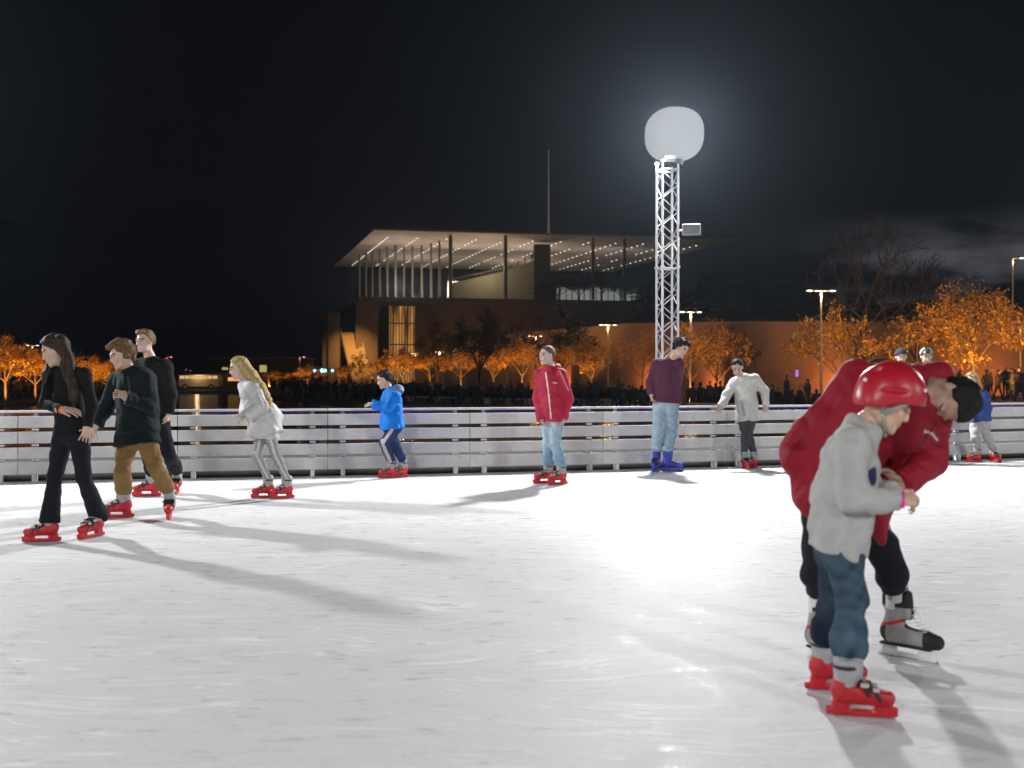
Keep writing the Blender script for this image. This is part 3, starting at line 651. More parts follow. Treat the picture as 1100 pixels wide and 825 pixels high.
# ------------------------------------------------------------------ barrier round the ice
strip=emat('violet rope light',(.28,.05,.95),.17)
def barrier(i,a,b,label):
    a=np.array([*a,0.]); b=np.array([*b,0.]); d=unit(b-a); n=np.array([-d[1],d[0],0]); L_=np.linalg.norm(b-a); rz=math.atan2(d[1],d[0]); mid=(a+b)/2
    root=empty('rink_barrier',tuple(mid)); tag(root,label,'barrier','white slatted barrier panels round the ice')
    O=mid
    def B_(name,c,dims,mat,bev=.004,par=root):
        m=MB(); m.box(c-O,dims,rz); return m.build(name,mat,par,bevel=bev)
    jt=.003
    for z0,z1 in ((.085,.236),(.275,.410),(.458,.598),(.646,.785)):
        B_('board',mid+n*.02+[0,0,(z0+z1)/2],(L_-.008,.022,z1-z0),M['white_paint'])
    B_('top_rail',mid+[0,0,.842],(L_-.006,.05,.030),M['white_paint'],.008)
    for s in (-1,1):
        c=mid+d*s*(L_/2-.19)
        p=B_('post',c+n*.058+[0,0,.412],(.045,.045,.82),M['post_grey'])
        B_('foot',c+n*.0-d*0+[0,0,.041],(.05,.085,.08),M['white_paint'],.003,p)
        for z in (.257,.436,.624): B_('coupler',c+n*.03+[0,0,z],(.075,.03,.020),M['truss'],.003,p)
    B_('light_strip',mid+n*.085+[0,0,.812],(L_-.5,.012,.012),strip,0)
    return root
nb=len(fence_pts)-1
BL=['barrier panel far along the bend, farthest from the people','barrier panel on the bend, second from the outer end beyond the woman','barrier panel on the bend, third from the outer end beyond the woman','barrier panel just past the raised arm side of the woman in black',
 'white barrier panel behind the woman in black','white barrier panel behind the two men in dark tops','white barrier panel behind the blonde girl','white barrier panel behind the boy in bright blue','white barrier panel behind the crimson-jacket boy','white barrier panel behind the youth in blue skates',
 'white barrier panel between the boy in white and the bending man','white barrier panel mostly hidden by the bending man','white barrier panel behind the child in denim jacket','barrier panel just past the child in denim','second barrier panel past the child in denim','third barrier panel past the child in denim','last barrier panel past the child in denim']
for i in range(nb):
    u0=CX+FPX*fence_pts[i][0]/fence_pts[i][1]; u1=CX+FPX*fence_pts[i+1][0]/fence_pts[i+1][1]
    who={}
    barrier(i,fence_pts[i],fence_pts[i+1],BL[i])
# a rubber kerb and refrigeration pipes run behind the foot of the barrier
m=MB(); k=MB()
fp2=arc(fpt,.6)
for a,b in zip(fp2[:-1],fp2[1:]):
    d=unit(b-a); n=np.array([-d[1],d[0]])
    m.tube((*(a+n*.13),.045),(*(b+n*.13),.045),.045,n=10,cap=False); k.tube((*(a+n*.23),.05),(*(b+n*.23),.05),.05,n=10,cap=False)
root=empty('coolant_pipe',(0,0,0)); tag(root,'twin dark coolant pipes lying along the foot of the white barrier','pipe')
pm=pmat('rubber pipe',(.05,.047,.042),.6,noise=.5,nsc=3); m.build('pipe',pm,root,smooth=True); k.build('pipe',pm,root,smooth=True)

# ------------------------------------------------------------------ balloon lamps on truss towers
bm_=bpy.data.materials.new('lit balloon fabric'); bm_.use_nodes=True; t=bm_.node_tree; t.nodes.clear()
e=t.nodes.new('ShaderNodeEmission'); e.inputs[0].default_value=(.97,.98,.96,1); e.inputs[1].default_value=.52
tr=t.nodes.new('ShaderNodeBsdfTransparent'); mx=t.nodes.new('ShaderNodeMixShader'); mx.inputs[0].default_value=.45; oo=t.nodes.new('ShaderNodeOutputMaterial')
t.links.new(tr.outputs[0],mx.inputs[1]); t.links.new(e.outputs[0],mx.inputs[2]); t.links.new(mx.outputs[0],oo.inputs[0])
def tower(x,y,lab,lab2,H=4.62,rot=.22,w_=1.0,rs=.22,bo=.0):
    root=empty('truss_tower',(x,y,0),rot); tag(root,lab,'lighting tower')
    w=.128; c=MB()
    for sx in (-1,1):
        for sy in (-1,1): c.tube((sx*w,sy*w,-1.05),(sx*w,sy*w,H),.019,n=12)
    c.build('chord',M['truss'],root,smooth=False)
    for (ax_,sg) in ((0,-1),(0,1),(1,-1),(1,1)):
        b=MB(); z=.05; k=0; st=.21
        while z+st<H:
            p=(-w if k%2 else w); q=-p
            A=(p,sg*w,z) if ax_==0 else (sg*w,p,z); B2=(q,sg*w,z+st) if ax_==0 else (sg*w,q,z+st); b.tube(A,B2,.008,n=6); z+=st; k+=1
        for z in (.05,1.4,2.95,H-.12):
            A=(-w,sg*w,z) if ax_==0 else (sg*w,-w,z); B2=(w,sg*w,z) if ax_==0 else (sg*w,w,z); b.tube(A,B2,.013,n=6)
        b.build('lattice',M['truss'],root)
    for z in (1.48,2.97,H): 
        f=MB()
        for sx in (-1,1):
            for sy in (-1,1): f.box((sx*w,sy*w,z),(.06,.06,.03))
        f.build('joint_plate',M['truss'],root,bevel=.004)
    bz=H+.44
    l=empty('balloon_lamp',(x+bo,y,bz),rot); tag(l,lab2,'lamp')
    m=MB(); m.sphere((0,0,0),(.445,.445,.415),40,24,.82); m.build('balloon',bm_,l,smooth=True)
    m=MB(); m.tube((-.02,0,-.47),(0,0,-.36),.15,.15,n=20); m.build('collar',M['dark_metal'],l)
    ld=bpy.data.lights.new('balloon_bulb','POINT'); ld.energy=BALLOON_W*w_; ld.color=COOL; ld.shadow_soft_size=rs; lo=bpy.data.objects.new('bulb',ld); COL.objects.link(lo); lo.parent=l; lo.location=(0,0,0)
    return root
TX,TY=2.44,16.1
tower(TX,TY,'white aluminium lattice tower standing behind the barrier and the youth in maroon','glowing white balloon lamp on top of the lattice tower',bo=.11)
tower(-9.9,13.1,'white lattice tower behind the barrier beyond the woman in black','glowing balloon lamp on the tower beyond the woman in black',w_=.88)
tower(14.6,21.0,'white lattice tower behind the barrier beyond the child in denim','glowing balloon lamp on the tower beyond the child in denim',w_=.88)
tower(-4.5,-6.0,'white lattice tower on the near side of the ice, facing the bus','glowing balloon lamp on the near side tower facing the bus',w_=.46,rs=.45)
tower(7.5,-6.5,'white lattice tower on the near side of the ice, facing the tallest bare tree','glowing balloon lamp on the near side tower facing the tallest bare tree',w_=.46,rs=.45)
tower(-16.5,-2.5,'added white lattice tower on the near side of the ice, facing the stage lights','added balloon lamp for softer light, on the near side tower facing the stage lights',w_=.46,rs=.45)  # added out of view so the front light throws softer shadows
tower(18.0,-1.5,'added white lattice tower on the near side of the ice, facing the brightest orange tree','added balloon lamp for softer light, on the near side tower facing the brightest orange tree',w_=.46,rs=.45)  # another added lamp, unseen, spreading the light from the near side
# square floodlight head clamped to the tower
fz=1.28+(403-248)/1100*TY
r=empty('floodlight',(TX+.36,TY-.12,fz),-.2); tag(r,'switched-off rectangular floodlight with pale frame clamped to the lattice tower','floodlight')
m=MB(); m.box((0,0,0),(.29,.10,.18)); m.build('housing',M['pole'],r,bevel=.012)
m=MB(); m.box((0,-.054,0),(.25,.006,.14)); m.build('lens',pmat('flood lens',(.10,.11,.11),.15,noise=.2,nsc=8),r)
m=MB(); m.tube((-.23,.06,0),(-.1,.05,0),.02); m.build('bracket',M['truss'],r)
# ------------------------------------------------------------------ the park behind: wall, hill, cultural centre
SOD=(1.0,.44,.08)
hillm=pmat('dark planted hillside',(.030,.034,.018),.95,noise=.5,nsc=.12,bump=.6,bscale=.6)
wallm=pmat('rendered park wall',(.30,.22,.17),.9,noise=.16,nsc=.25,bump=.2,bscale=2)
wp=[(-14,215,8.0),(2,170,8.4),(14,125,7.6),(22,97,6.4),(31,76,5.2),(44,55,4.6),(70,38,4.4)]
m=MB()
for (x0,y0,h0),(x1,y1,h1) in zip(wp[:-1],wp[1:]):
    d=unit([x1-x0,y1-y0]); n=np.array([-d[1],d[0]])*-1
    if n[1]<0: n=-n
    v=[(x0,y0,ZE),(x1,y1,ZE),(x1,y1,h1),(x0,y0,h0)]; v+=[(a+n[0]*.6,b+n[1]*.6,c) for a,b,c in v]
    m.add(np.array(v),[(0,1,2,3),(7,6,5,4),(3,2,6,7),(0,4,5,1),(0,3,7,4),(1,5,6,2)])
tag(m.build('retaining_wall',wallm),'long sloping rendered wall glowing orange behind the esplanade crowd','wall')
# hillside rising behind the wall
rows=[]; V=[];Fc=[]; ns=40; nr=12; wx=[w[0] for w in wp]
rg=np.random.default_rng(5)
for j in range(nr):
    for i in range(ns):
        x0=np.interp(i/(ns-1)*(len(wp)-1),range(len(wp)),wx); y0=np.interp(i/(ns-1)*(len(wp)-1),range(len(wp)),[w[1] for w in wp]); h0=np.interp(i/(ns-1)*(len(wp)-1),range(len(wp)),[w[2] for w in wp])
        t=j/(nr-1); 
        V.append((x0+.5+t*55+rg.normal()*.4,y0+.9+t*75+rg.normal()*.4,h0-.4+ (5.5*math.sin(t*PI*.62))+rg.normal()*.35*(j>0)))
for j in range(nr-1):
    for i in range(ns-1): a=j*ns+i; Fc.append((a,a+1,a+ns+1,a+ns))
me=bpy.data.meshes.new('hillside'); me.from_pydata(V,[],Fc); me.materials.append(hillm); o=link('hill',me); tag(o,kind='structure')

# ---- cultural centre with its great flat canopy
root=empty('cultural_centre',(-10,300,0)); tag(root,'wide concrete cultural building under a huge flat canopy dotted with small lights','building')
RB=np.array([-10,300,0.])
def bl(m,name,mat,par=root,**k): return m.build(name,mat,par,origin=None,**k)
def shift(o): o.location=tuple(-RB); return o
C0=np.array([-38,282.]); U=unit([104,21]); Vv=unit([-28,96]); LU,LV=106,98; ZR=1.28+(403-247)/1100*282
canm=pmat('canopy underside',(.40,.35,.31),.8,noise=.16,nsc=.10); roofm=pmat('canopy top',(.10,.10,.11),.7,noise=.1)
def cpt(u,v,z=0): q=C0+U*u+Vv*v; return np.array([q[0],q[1],ZR+z])
m=MB(); pts=[cpt(0,0),cpt(LU,0),cpt(LU,LV),cpt(0,LV)]; top=[p+np.array([0,0,.5]) for p in pts]
m.add(np.array(pts+top),[(3,2,1,0),(4,5,6,7),(0,1,5,4),(1,2,6,5),(2,3,7,6),(3,0,4,7)]); can=shift(bl(m,'canopy',canm))
m=MB(); sp=[cpt(6,6,.49),cpt(LU-6,6,.49),cpt(LU-6,LV-6,.49),cpt(6,LV-6,.49)]; st=[cpt(12,12,2.2),cpt(LU-12,12,2.2),cpt(LU-12,LV-12,2.2),cpt(12,LV-12,2.2)]
m.add(np.array(sp+st),[(4,5,6,7),(0,1,5,4),(1,2,6,5),(2,3,7,6),(3,0,4,7)]); shift(bl(m,'roof_panel',roofm))
dl=emat('downlight',(1,.95,.85),2.2); m=MB(); rg=np.random.default_rng(8)
for i in range(12):
    for j in range(19):
        if rg.random()<.10: continue
        p=cpt(6+i*8.6,14+j*4.3,-.12); m.box(p,(.42,.42,.1))
o=shift(bl(m,'downlight',dl)); o['kind']='stuff'
# mast, brightened by a faint glow put into its material
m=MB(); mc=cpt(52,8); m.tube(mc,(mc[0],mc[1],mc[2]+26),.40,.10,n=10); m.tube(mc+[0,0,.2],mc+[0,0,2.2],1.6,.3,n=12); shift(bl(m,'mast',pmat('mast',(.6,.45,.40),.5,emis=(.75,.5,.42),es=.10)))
# terrace slab and body
ZT=23.3
m=MB()
def bp2(pxs,y,z): return ((pxs-CX)/FPX*y, y)
tp_=[(-43,287),(55,307),(70,330),(30,392),(-62,370)]
m.prism(tp_,ZT-1.3,ZT); shift(bl(m,'terrace',pmat('terrace edge',(.10,.095,.09),.8,noise=.2)))
m=MB(); bp_=[(-34,292),(52,309),(62,330),(28,384),(-55,362)]; m.prism(bp_,-2,ZT-1.31)
conc2=pmat('board marked concrete',(.13,.105,.09),.85,noise=.18,nsc=.2)
shift(bl(m,'wall',conc2))
# fin walls standing in front of the body
for (xa,xb,yy,zt) in ((-44.0,-38.0,288.0,ZT-1.32),):
    m=MB(); m.prism([(xa,yy),(xb,yy+1.2),(xb-1,yy+16),(xa-1,yy+14)],-2,zt); shift(bl(m,'wall',conc2))
# lit foyer front between the fins
warm=bpy.data.materials.new('lit foyer glazing'); warm.use_nodes=True; t=warm.node_tree; t.nodes.clear()
tcn=t.nodes.new('ShaderNodeTexCoord'); mpn=t.nodes.new('ShaderNodeMapping'); mpn.inputs['Scale'].default_value=(.55,.02,.06); nn=t.nodes.new('ShaderNodeTexNoise'); nn.inputs['Scale'].default_value=1; nn.inputs['Detail'].default_value=5
rp=t.nodes.new('ShaderNodeValToRGB'); rp.color_ramp.elements[0].position=.42; rp.color_ramp.elements[1].position=.7; rp.color_ramp.elements[0].color=(.06,.022,.008,1); rp.color_ramp.elements[1].color=(.95,.42,.10,1)
em=t.nodes.new('ShaderNodeEmission'); em.inputs[1].default_value=.75; ou=t.nodes.new('ShaderNodeOutputMaterial')
t.links.new(tcn.outputs['Object'],mpn.inputs[0]); t.links.new(mpn.outputs[0],nn.inputs['Vector']); t.links.new(nn.outputs['Fac'],rp.inputs[0]); t.links.new(rp.outputs[0],em.inputs[0]); t.links.new(em.outputs[0],ou.inputs[0])
ang=math.atan2(17,86)
m=MB(); m.box((-31.4,292.0,9.5),(7.2,.3,23.0),ang); win=shift(bl(m,'window',warm))
m=MB()
for i in range(9): m.box((-34.6+i*.8,291.35+i*.16,9.5),(.22,.5,23.4),ang)
for z in (4,10,16): m.box((-31.4,291.3,z),(7.4,.4,.35),ang)
shift(bl(m,'mullion',pmat('mullion',(.05,.035,.03),.6),root))
m=MB(); m.box((-25.6,293.2,9.5),(4.0,4.4,24.0-.4),ang); shift(bl(m,'wall',pmat('dark fin',(.09,.075,.065),.85,noise=.2),root))
# tall columns on the terrace
for u,v0,v1,rad,vv in [(386,290,318,.35,60),(393,288,318,.35,55),(400,285,318,.35,50),(408,282,319,.35,44),(416,280,319,.38,38),(425,278,320,.38,32),(434,286,320,.35,40),(443,286,320,.35,36),(453,284,320,.35,33),(463,282,321,.35,28),(472,280,321,.38,22),(484,262,321,.55,8),(543,259,322,.55,8),(637,260,322,.5,14),(671,262,323,.5,16)]:
    y=286+vv*.9; x=(u-CX)/FPX*y
    m=MB(); m.tube((x,y,ZT-.05),(x,y,ZR+.02),rad,n=10); shift(bl(m,'column',pmat('column',(.17,.155,.14),.6) if u==386 else bpy.data.materials['column']))
# pale lighthouse box behind, ramp stair, lift tower
m=MB(); m.prism([(-20,318),(8,322),(8,350),(-22,346)],ZT,ZT+7.2); pale=pmat('pale gallery wall',(.38,.38,.33),.8,noise=.08,nsc=.1); shift(bl(m,'gallery',pale))
m=MB(); x0,y0=-17.5,300; x1,y1=6.5,306
m.add(np.array([(x0,y0,ZT),(x1,y1,ZT),(x1,y1,ZT+12.2),(x1-8,y1-1.5,ZT+9.0),(x0,y0,ZT+5.0),(x0,y0+3.5,ZT),(x1,y1+3.5,ZT),(x1,y1+3.5,ZT+12.2),(x1-8,y1+2,ZT+9.0),(x0,y0+3.5,ZT+5.0)]),
  [(0,1,2,3,4),(9,8,7,6,5),(4,3,8,9),(3,2,7,8),(0,4,9,5),(1,6,7,2)]); stairp=shift(bl(m,'stair',pale))
m=MB()
for i in range(30):
    t=i/29; x=x0+(x1-x0)*t; y=y0+(y1-y0)*t-.15; z=ZT+(5+4*min(t/.67,1)+3.2*max(0,(t-.67)/.33)); m.box((x,y,z+.55),(.09,.09,1.1))
m.tube((x0,y0-.15,ZT+6.1),(x1-8,y1-1.65,ZT+10.1),.07); m.tube((x1-8,y1-1.65,ZT+10.1),(x1,y1-.15,ZT+13.3),.07)
m.build('railing',pmat('stair rail',(.5,.42,.33),.5),stairp)
m=MB(); m.prism([(6.6,303),(11.4,304),(11.2,310),(6.4,309)],ZT,ZR-1.2); shift(bl(m,'lift_tower',pmat('lift tower',(.075,.07,.07),.8,noise=.15)))
m=MB(); m.prism([(14,318),(40,323),(40,324),(14,319)],ZT+1.0,ZT+5.4); lg=shift(bl(m,'window',emat('gallery window',(.8,.85,.75),.22)))
m=MB()
for i in range(14): m.box((14.9+i*1.9,317.6+i*.37,ZT+3.2),(.25,.3,4.8))
m.build('mullion',pmat('window bar',(.03,.03,.03),.6),lg)
# left pylon and outdoor stair
m=MB(); m.prism([(-51.0,284.3),(-48.4,284.8),(-48.8,290),(-51.4,289)],-2,18.6); m.prism([(-52.8,285),(-48.2,286.0),(-48.8,292),(-53.4,291)],-2,13.2); shift(bl(m,'pylon',conc2))
flight=pmat('stair flight',(.62,.50,.34),.8,noise=.1)
m=MB(); n=30
for i in range(n):
    t=i/(n-1); x=-46.2+5.0*t; z=13.2-13.8*t; m.box((x,291.5-10*t,z),(5.4,.40,.26)); m.box((x,291.9-10*t,z-.6),(4.6,.3,.5))
o=shift(bl(m,'steps',flight))
m=MB()
for xo in (-2.6,2.6):
    m.tube((-46.2+xo,291.4,14.5),(-41.2+xo,281.4,.7),.10)
    for i in range(16): t=i/15; m.tube((-46.2+xo+5*t,291.4-10*t,13.1-13.8*t),(-46.2+xo+5*t,291.4-10*t,14.5-13.8*t),.06,n=5)
m.build('railing',bpy.data.materials['stair rail'],o)
m=MB()
for i in range(14):
    t=(i+.5)/14; m.box((-43.4+5*t,291.1-10*t,13.9-13.8*t),(.18,.10,.16))
m.build('added_step_light',emat('added step light',(1,.72,.3),3.0),o)  # small glowing boxes added along the flight to brighten its dim steps

def plamp(name,loc,w,col,par=None,r=.15):
    l=bpy.data.lights.new(name,'POINT'); l.energy=w; l.color=col; l.shadow_soft_size=r; o=bpy.data.objects.new(name,l); COL.objects.link(o)
    if par is not None: o.parent=par
    o.location=loc; return o
# uplighters of the canopy and floodlights of the stair and the facade
for (u,v) in ((10,22),(30,30),(52,28),(78,26),(24,64),(60,66)):
    p=cpt(u,v); plamp('canopy_uplighter',(p[0]-RB[0],p[1]-RB[1],ZT+4-RB[2]),5600,(1,.80,.63),root,.6)
STAIR=1
plamp('facade_floodlight',(-30-RB[0],279-RB[1],2),1800,(1,.50,.18),root,.4)
plamp('facade_floodlight',(-4-RB[0],284-RB[1],3),2600,(1,.36,.12),root,.4)
plamp('facade_floodlight',(-50-RB[0],276-RB[1],8),150,(1,.55,.30),root,.4)
plamp('stair_floodlight',(-6-RB[0],296-RB[1],ZT+9),1500,(1,.75,.42),root,.4)

def pspot(name,loc,w,col,par,r,d,ang):
    l=bpy.data.lights.new(name,'SPOT'); l.energy=w; l.color=col; l.shadow_soft_size=r; l.spot_size=math.radians(ang); l.spot_blend=.4; o=bpy.data.objects.new(name,l); COL.objects.link(o); o.parent=par
    o.location=loc; o.rotation_euler=Vector(d).to_track_quat('-Z','Y').to_euler(); return o
UPK=5.0
pspot('stair_floodlight',(-38-RB[0],268-RB[1],16),46000,(1,.48,.12),root,.4,(-6,18,-9),50).data.spot_blend=1.0
# low far building with two yellow windows, lit cafe, parked bus
def far_building(name,lab,cat,x,y,w,d,h,mat,wins,wm_,z=ZE):
    r=empty(name,(x,y,z)); tag(r,lab,cat); m=MB(); m.box((0,0,h/2),(w,d,h)); b=m.build('wall',mat,r)
    m=MB(); m.box((0,0,h+.15),(w+.6,d+.6,.3)); m.build('roof',roofm,r)
    for (a,b_,ww,hh) in wins:
        q=MB(); q.box((a,-d/2-.05,b_),(ww,.1,hh)); f=q.build('window',wm_,r)
        q=MB(); q.box((a,-d/2-.12,b_-hh/2-.05),(ww+.2,.2,.1)); q.build('sill',conc2,f)
    return r
dkc=pmat('dark render',(.045,.042,.045),.9,noise=.2)
far_building('low_building','low dark building with two dim yellow windows beyond the water','building',-52,212,20,10,5.6,dkc,[(-1.4,3.6,1.6,1.5),(1.7,3.6,1.4,1.4),(-6,3.6,1.2,.5)],emat('yellow window',(1,.80,.22),.45))
far_building('pavilion','small glowing orange pavilion at the far end of the canal','pavilion',-47,176,9.5,5,2.4,pmat('pavilion',(.25,.14,.08),.8,noise=.2),[(-3,1.5,1.6,.7),(0,1.6,2.2,.6),(3,1.5,1.8,.7)],emat('pavilion window',(1,.48,.12),1.0))
def bus():
    x,y=-50.5,166; r=empty('parked_bus',(x,y,ZE),.03); tag(r,'cream bus with a row of amber-lit windows parked beyond the water','bus')
    Lb=6.6
    m=MB(); m.box((0,0,1.05),(Lb,2.2,1.35)); m.box((-.05,0,2.25),(Lb-.25,2.1,.16)); m.build('body',pmat('bus body',(.55,.50,.42),.4,noise=.05),r,bevel=.08)
    for i in range(7):
        m=MB(); m.box((-Lb/2+.62+i*.88,-1.06,1.94),(.74,.06,.46)); m.build('window',emat('bus window',(1,.58,.26),.75) if i==0 else bpy.data.materials['bus window'],r)
    m=MB(); m.box((0,0,1.95),(Lb-.4,2.04,.5)); m.build('cabin',bpy.data.materials['bus body'],r)
    for sx in (-2.1,2.0):
        m=MB(); m.tube((sx,-1.16,.42),(sx,-.9,.42),.42,n=18); w=m.build('wheel',M['black_plastic'],r); m=MB(); m.tube((sx,-1.18,.42),(sx,-1.15,.42),.2,n=12); m.build('rim',M['truss'],w)
    plamp('bus_point_light',(0,-2.0,2.6),120,(1,.62,.3),r,.3)  # bare point light outside the bus, in front of its windows
bus()
# blue stage lights on a frame
r=empty('stage_light_frame',(-27.6,150,ZE)); tag(r,'small gantry of cyan stage lights reflected in the canal','lights')
m=MB(); m.tube((-1.7,0,0),(-1.7,0,3.2),.06); m.tube((1.7,0,0),(1.7,0,3.2),.06); m.tube((-1.7,0,3.2),(1.7,0,3.2),.06); m.build('frame',M['dark_metal'],r)
for x_,s_ in ((-1.3,1),(-.2,1.5),(.25,1.2),(1.3,1)):
    m=MB(); m.sphere((x_,-.1,2.95),.17*s_,12,8); m.build('spot',emat('cyan spot',(.12,.62,1.0),9) if x_==-1.3 else bpy.data.materials['cyan spot'],r,smooth=True)

# ------------------------------------------------------------------ lamp posts
headm=emat('lamp head',(1,.93,.82),3.0); 
def lamp_post(u,v,H,lab,arms=2,colr=None,group='double-headed lamp posts along the esplanade',w=90,y=None,z0=ZE):
    y=(H+z0-CH)*FPX/(HY-v) if y is None else y; x=(u-CX)/FPX*y
    r=empty('lamp_post',(x,y,z0),.1); tag(r,lab,'lamp post',group)
    m=MB(); m.tube((0,0,0),(0,0,H-.05),.075,.05,n=10); m.tube((0,0,0),(0,0,.5),.12,.10,n=10); m.tube((-.55 if arms==2 else 0,0,H-.02),(.55,0,H-.02),.03,n=6); m.build('post',M['pole'],r)
    for s in ((-1,1) if arms==2 else (1,)):
        m=MB(); m.sphere((s*.66,0,H-.02),(.20,.11,.04),14,8); m.build('lamp_head',M['pole'] if False else (headm if colr is None else emat('lamp head tinted',colr,4)),r,smooth=True)
    if w: plamp('lamp_light',(0,-.1,H-.3),w,(1,.62,.32) if colr is None else colr,r,.15)
    return r
LP=[(882,312,'tallest double-headed lamp post, between the boy in white and the bending man'),(742,335,'double-headed lamp post just beside the lattice tower'),
    (653,349,'double-headed lamp post between the crimson-jacket boy and the lattice tower'),(575,361,'double-headed lamp post glowing above the crimson-jacket boy'),
    (500,374,'lamp post in the golden trees, nearest the crimson-jacket boy'),(472,378,'lamp post in the golden trees, midway along the facade'),(446,380,'lamp post in the golden trees, near the outdoor stair')]
for i,(u,v,lab) in enumerate(LP): lamp_post(u,v,7.0,lab,w=320)
lamp_post(35,371,6.5,'double-headed lamp post in the trees behind the woman in black',w=80)
for u,v,lab,c in ((179,383,'lamp post with pinkish red glow behind the man in black sweater',(1,.25,.2)),(199,397,'lamp post with violet glow beyond the parked bus',(.55,.25,1)),(204,398,'small pale lamp post beside the violet one',None),(322,392,'lamp post with pink glow beside the cyan stage lights',(1,.35,.7)),(10,357,'lamp post with violet glow above the orange trees at the far edge',(.5,.3,1)),(1096,387,'small white lamp among the brightest orange branches',None),(1088,277,'lone tall lamp post above the brightest orange tree',None)):
    lamp_post(u,v,5.2 if v>290 else 10.5,lab,1,c,None,25 if v>290 else 60, y=None if v<350 or v>396 else 165*(.8 if u<50 else 1) if v<396 and u<400 else 60,z0=ZE)

# ------------------------------------------------------------------ trees
barkm=pmat('bark',(.10,.07,.05),.9,noise=.3,nsc=6)
darkbark=pmat('dark bark',(.028,.022,.018),.9,noise=.3,nsc=6)
def leaf_mat(name,cols,tr_=.35):
    m=bpy.data.materials.new(name); m.use_nodes=True; t=m.node_tree; b=t.nodes['Principled BSDF']
    g=t.nodes.new('ShaderNodeNewGeometry'); r=t.nodes.new('ShaderNodeValToRGB'); r.color_ramp.elements[0].color=(*cols[0],1); r.color_ramp.elements[1].color=(*cols[-1],1)
    if len(cols)>2: e=r.color_ramp.elements.new(.5); e.color=(*cols[1],1)
    t.links.new(g.outputs['Random Per Island'],r.inputs[0]); t.links.new(r.outputs[0],b.inputs['Base Color']); b.inputs['Roughness'].default_value=.6
    tl=t.nodes.new('ShaderNodeBsdfTranslucent'); t.links.new(r.outputs[0],tl.inputs[0]); mx=t.nodes.new('ShaderNodeMixShader'); mx.inputs[0].default_value=tr_
    o=t.nodes['Material Output']; t.links.new(b.outputs[0],mx.inputs[1]); t.links.new(tl.outputs[0],mx.inputs[2]); t.links.new(mx.outputs[0],o.inputs[0]); return m
autumn=leaf_mat('autumn leaves',[(.16,.06,.010),(.48,.25,.03),(.65,.43,.06)])
darkleaf=leaf_mat('dark leaves',[(.02,.02,.012),(.045,.035,.018)])
def grow(seed,H,W_,trunk_h,nleaf,leaf,density=1.0,spread=.9,depth=4,tr=.11):
    r=np.random.default_rng(seed); br=[]; tips=[]
    def rec(p,d,l,rad,k):
        q=p+d*l; br.append((p,q,rad,rad*.68)); 
        if k==0: tips.append(q); tips.append(lerp(p,q,.5)); return
        if k<=2: tips.append(lerp(p,q,.6))
        nb_=3 if k>1 else 3
        for i in range(nb_):
            a=r.random()*6.28; nd=unit(d*.8+np.array([math.cos(a),math.sin(a),r.normal()*.35+.12])*spread*(.7+.5*r.random())); rec(q,nd,l*(.60+.26*r.random()),rad*.62,k-1)
    rec(np.array([0,0,0.]),unit([r.normal()*.03,r.normal()*.03,1]),trunk_h,tr,0) if False else None
    p=np.array([0,0,0.]); br.append((p,np.array([.02,0,trunk_h]),tr,tr*.8)); t0=np.array([.02,0,trunk_h])
    for i in range(4):
        a=i*1.6+r.random(); rec(t0,unit([math.cos(a)*.75,math.sin(a)*.75,.7+.3*r.random()]),(H-trunk_h)*.40,tr*.55,depth-1)
    rec(t0,unit([.05,0,1]),(H-trunk_h)*.46,tr*.7,depth-1)
    tips=np.array(tips); mx=np.abs(tips[:,:2]).max()
    sc=np.array([W_/2/np.percentile(np.abs(tips[:,:2]),97)]*2+[1.0]); zs=(H-trunk_h)/(tips[:,2].max()-trunk_h)
    def fit(q): q=np.array(q)*sc; q[...,2]=np.where(q[...,2]>trunk_h,trunk_h+(q[...,2]-trunk_h)*zs,q[...,2]); return q
    m=MB()
    for a,b,ra,rb in br: m.tube(fit(a),fit(b),max(ra,.012),max(rb,.008),n=5 if ra<.04 else 8,cap=False)
    T=fit(tips); 
    w=.12+r.random(len(T))**3*2.5; w/=w.sum()
    idx=r.choice(len(T),nleaf,p=w); P=T[idx]+r.normal(size=(nleaf,3))*W_*.034
    P=P[P[:,2]>trunk_h*.85]; n=len(P); N_=r.normal(size=(n,3)); N_/=np.linalg.norm(N_,axis=1)[:,None]
    t1=np.cross(N_,r.normal(size=(n,3))); t1/=np.linalg.norm(t1,axis=1)[:,None]; t2=np.cross(N_,t1); s=leaf*(.6+.8*r.random(n))[:,None]
    Vv_=np.stack([P-t1*s,P-t2*s*.6,P+t1*s,P+t2*s*.6],1).reshape(-1,3)
    return m,Vv_
def tree_proto(name,seed,H,W_,th,nleaf,leaf,lm,**k):
    m,Vl=grow(seed,H,W_,th,nleaf,leaf,**k); t=m.build('trunk',barkm,None)
    me=bpy.data.meshes.new('crown'); nq=len(Vl)//4; me.from_pydata(Vl.tolist(),[],[(4*i,4*i+1,4*i+2,4*i+3) for i in range(nq)]); me.materials.append(lm)
    return t.data,me,t
PR={}
def get(kind):
    if kind not in PR:
        cfg={'a':(11,6.2,6.0,1.9,3600,.11,autumn),'b':(12,6.0,5.4,1.8,2900,.105,autumn),'c':(13,6.4,6.4,2.0,2200,.10,autumn),'bare':(21,11.4,8.0,2.6,500,.06,darkleaf),'dark':(22,9.0,7.0,2.4,4200,.11,darkleaf),'dark2':(23,9.0,6.2,2.2,2600,.11,darkleaf),'big':(14,7.0,8.2,2.0,4600,.095,autumn)}[kind]
        a,b,o=tree_proto('tree',*cfg,depth=5 if kind=='bare' or kind=='big' else 4,tr=.16 if kind in('bare','dark') else .10); bpy.data.objects.remove(o); PR[kind]=(a,b)
    return PR[kind]
